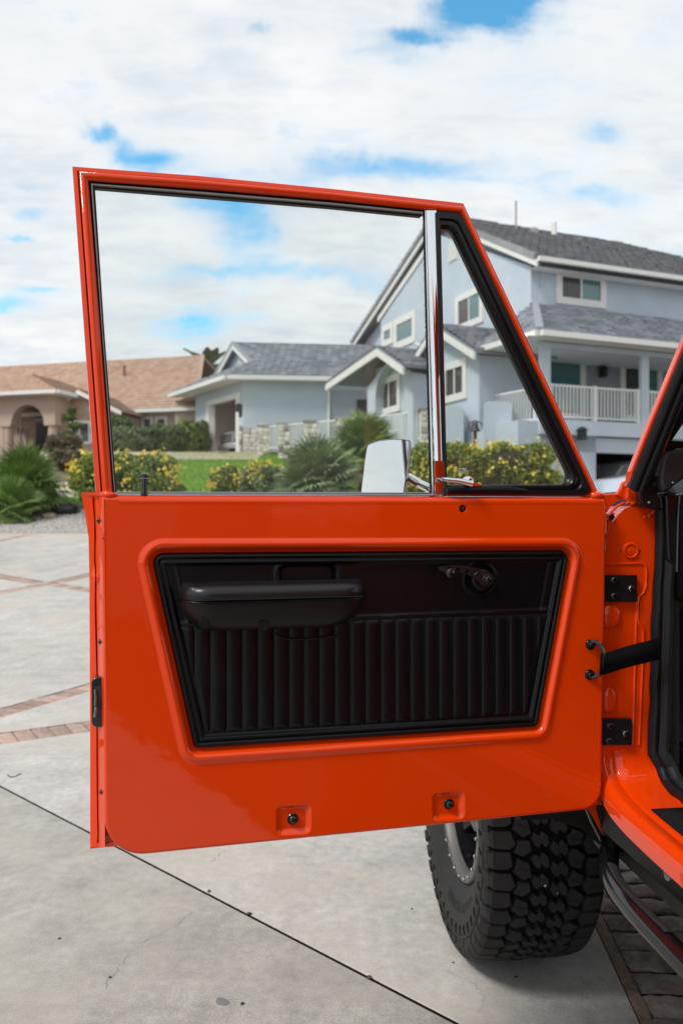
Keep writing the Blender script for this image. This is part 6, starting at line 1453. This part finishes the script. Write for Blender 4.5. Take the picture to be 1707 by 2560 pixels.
MB().tube([B(-.03, .375, .613), B(.12, .375, .60)], .019, 12).build('step_bracket', GLOSSBLACK, STEP); MB().tube([B(.09, -.215, .57), B(.15, -.26, .58)], .027, 12).build('step_weld', mat('weld_grey', (.08, .08, .085), .35, metal=.6, bump=(90, 1, .006)), STEP)

# --- front wheel
WH = MB().disc(W(.03, 0, 0), wn, .10, .05, 20).build('front_wheel', RIMBLK, VR)
TW = .158; TR_ = .430
def prof_tyre():
    return [(.118, .238), (.128, .246), (.139, .265), (.150, .295), (.160, .330), (.162, .362), (.160, .385), (.158, .398), (.156, .410), (.147, .4185), (.10, .4235), (.05, .4255), (0, .426)]
pr = prof_tyre(); full = pr + [(-x, r_) for x, r_ in pr[-2::-1]]
tm = MB(); tm.rows([[W(x, a, r_) for a in np.linspace(0, 2 * math.pi, 97)[:-1]] for x, r_ in full[:9]], True).rows([[W(x, a, r_) for a in np.linspace(0, 2 * math.pi, 97)[:-1]] for x, r_ in full[-9:]], True)
tm.cur = 1; tm.rows([[W(x, a, r_) for a in np.linspace(0, 2 * math.pi, 97)[:-1]] for x, r_ in full[8:-8]], True); tm.build('tyre', [TYRE, TYREDARK], WH, smooth=50)
# tread blocks
blocks = [[(-1.0, .04), (-.72, .0), (-.60, .13), (-.69, .43), (-1.0, .43)], [(-1.0, .53), (-.76, .53), (-.66, .62), (-.70, .95), (-1.0, .95)],
          [(-.62, -.07), (-.48, -.15), (-.33, -.02), (-.37, .20), (-.56, .17)], [(-.64, .46), (-.48, .29), (-.33, .37), (-.38, .68), (-.55, .76)]]
_S = [(.0, .10), (.07, .0), (.13, .10), (.22, .02), (.29, .14), (.24, .30), (.16, .37), (.12, .27), (.04, .36), (-.02, .26)]
CEN = [[(x0_ + x, (y0_ + u) ) for x, u in _S] for x0_, y0_ in ((-.31, .08), (-.31, .57), (.03, -.14), (.03, .35))]
def grow(b, k): cx_ = sum(p[0] for p in b) / len(b); cu = sum(p[1] for p in b) / len(b); return [(cx_ + (p[0] - cx_) * k, cu + (p[1] - cu) * k) for p in b]
blocks = [grow(b, 1.05) if abs(b[0][0]) > .9 else grow(b, 1.10) for b in blocks]
blocks += [[(-x, 1.25 - u) for x, u in b] for b in blocks[:4]] + [grow(b, 1.08) for b in CEN]
NP = 25; dth = 2 * math.pi / NP; tb = MB()
def rt(x): return float(np.interp(abs(x), [0, .05, .10, .147, .160], [.4295, .429, .427, .423, .416]))
for k in range(NP):
    for bi, b in enumerate(blocks):
        ins_ = [np.array((p[0] * .150, p[1] * dth * TR_)) for p in b]; ins2 = offset(ins_, .0008); top = offset(ins_, .0022)
        jit = .0006 * ((k * 7 + bi * 3) % 5)
        sh = abs(b[0][0]) > .9
        q_ = lambda p, dr: W(p[0], (k * dth + p[1] / TR_), rt(p[0]) + dr)
        lo_ = [q_(p, -.003) for p in ins2]; hi_ = [q_(p, .0135 - jit) for p in top]
        tb.rows([lo_, hi_], True); tb.idx(tb.vs(hi_))
        if sh:     # shoulder lug runs down the sidewall
            sg = 1 if b[0][0] > 0 else -1; us_ = sorted([p[1] for p in b if abs(p[0]) > .9]); a0_, a1_ = k * dth + (us_[0] * dth + .012), k * dth + (us_[1] * dth - .012)
            x0_ = .1495
            rowz = [[W(sg * x0_, a, rt(x0_) + .0125) for a in (a0_, a1_)], [W(sg * .1585, a, .424) for a in (a0_, a1_)], [W(sg * .1655, a, .408 if bi % 2 else .400) for a in (a0_, a1_)], [W(sg * .1625, a, .392 if bi % 2 else .384) for a in (a0_ + .02, a1_ - .02)]]
            tb.rows(rowz); tb.rows([[r_[0] for r_ in rowz], [W(sg * .13, a0_, .40) for _ in rowz]]); tb.rows([[r_[1] for r_ in rowz], [W(sg * .13, a1_, .40) for _ in rowz]])
TREAD = tb.build('tread', TYRE, WH, smooth=25)
# thin sipes across the lugs
sp_ = MB()
for k in range(NP):
    for (xs_, us2) in (((-.97, -.90, -.86, -.80, -.74), (.24, .22, .26, .22, .25)), ((-.97, -.90, -.86, -.80, -.76), (.75, .73, .77, .73, .75)), ((-.56, -.50, -.47, -.40), (.58, .60, .54, .56)), ((-.56, -.50, -.46, -.38), (.06, .08, .02, .04)), ((.97, .90, .86, .80, .76), (.76, .74, .78, .75, .77)), ((.56, .50, .46, .38), (.68, .66, .72, .70))):
        P_s = [W(x * .150, k * dth + u * dth, rt(x * .150) + .0138) for x, u in zip(xs_, us2)]; P_e = [W(x * .150, k * dth + u * dth + .004, rt(x * .150) + .0138) for x, u in zip(xs_, us2)]
        sp_.rows([P_s, P_e])
sp_.build('sipes', TYREDARK, WH, smooth=None)['kind'] = 'stuff'
# sidewall ornaments: rib ring, triangular recesses and lettering
MB().rows([[W(x, a, r_) for a in np.linspace(0, 2 * math.pi, 97)[:-1]] for x, r_ in ((.1612, .376), (.1636, .379), (.1612, .382))], True).build('sidewall_rib', TYRE, WH, smooth=40)
sw = MB()
for k in range(44):
    a = k * 2 * math.pi / 44; sw.prism([W(.1618, a, .345), W(.1622, a + .05, .352), W(.1622, a + .02, .372)], wn * .0016)
sw.build('sidewall_lug', TYREDARK, WH, smooth=None)['kind'] = 'stuff'
v, f_ = text_mesh('VENOM POWER', .040, .0, 'CENTER', 1.1)
ids_mb = MB(); a_c = R(-112)
pts = []
for x, y, z in v:
    a = a_c + x / .30; r_ = .287 + y * .95; pts.append(W(float(np.interp(r_, [.265, .295, .33], [.139, .150, .160])) + .0022, a, r_))
ids = ids_mb.vs(pts); [ids_mb.idx([ids[k] for k in p]) for p in f_]
ids_mb.build('lettering', mat('tyre_letter', (.008, .008, .008), .9), WH, smooth=None, recalc=False)
MB().rows([[W(x, a, r_) for a in np.linspace(0, 2 * math.pi, 97)[:-1]] for x, r_ in ((.10, .238), (.126, .2375), (.132, .233), (.131, .212), (.122, .206), (.10, .204))], True).build('rim', RIMSIL, WH, smooth=30)
MB().rows([[W(x, a, r_) for a in np.linspace(0, 2 * math.pi, 97)[:-1]] for x, r_ in ((.122, .207), (.06, .198), (.0, .185), (-.02, .15), (-.01, .06))], True).build('rim_barrel', RIMBLK, WH, smooth=30)
for k in range(8):
    a = 2 * math.pi * k / 8; MB().prism([W(.0, a - .12, .06), W(.0, a + .12, .06), W(.06, a + .07, .188), W(.06, a - .07, .188)], wn * .02).build('spoke', RIMBLK, WH, smooth=None)
for k in range(24):
    a = 2 * math.pi * (k + .5) / 24; MB().disc(W(.1315, a, .2225), wn, .0055, .006, 8, dome=.002).build('rim_bolt', CHROME, WH)
# small stones stuck in the tread
for x_, a_, r_ in ((.012, R(189), .004), (-.022, R(192), .0035)): blob(W(x_, a_, .440), (r_, r_, r_ * 1.2), mat('tread_stone', (.45, .40, .34), .9), 'tread_stone', WH, 2, 2, .4, 3)
# other wheels of the vehicle, out of view or behind the tyre
for mm, qq_ in ((1.45, -.83),):
    c = B(mm, qq_, .445); MB().disc(c, br_, .44, .15, 32).disc(c, -br_, .44, .15, 32).build('far_wheel', TYRE, VR)
c = B(.10, 1.55, .445)
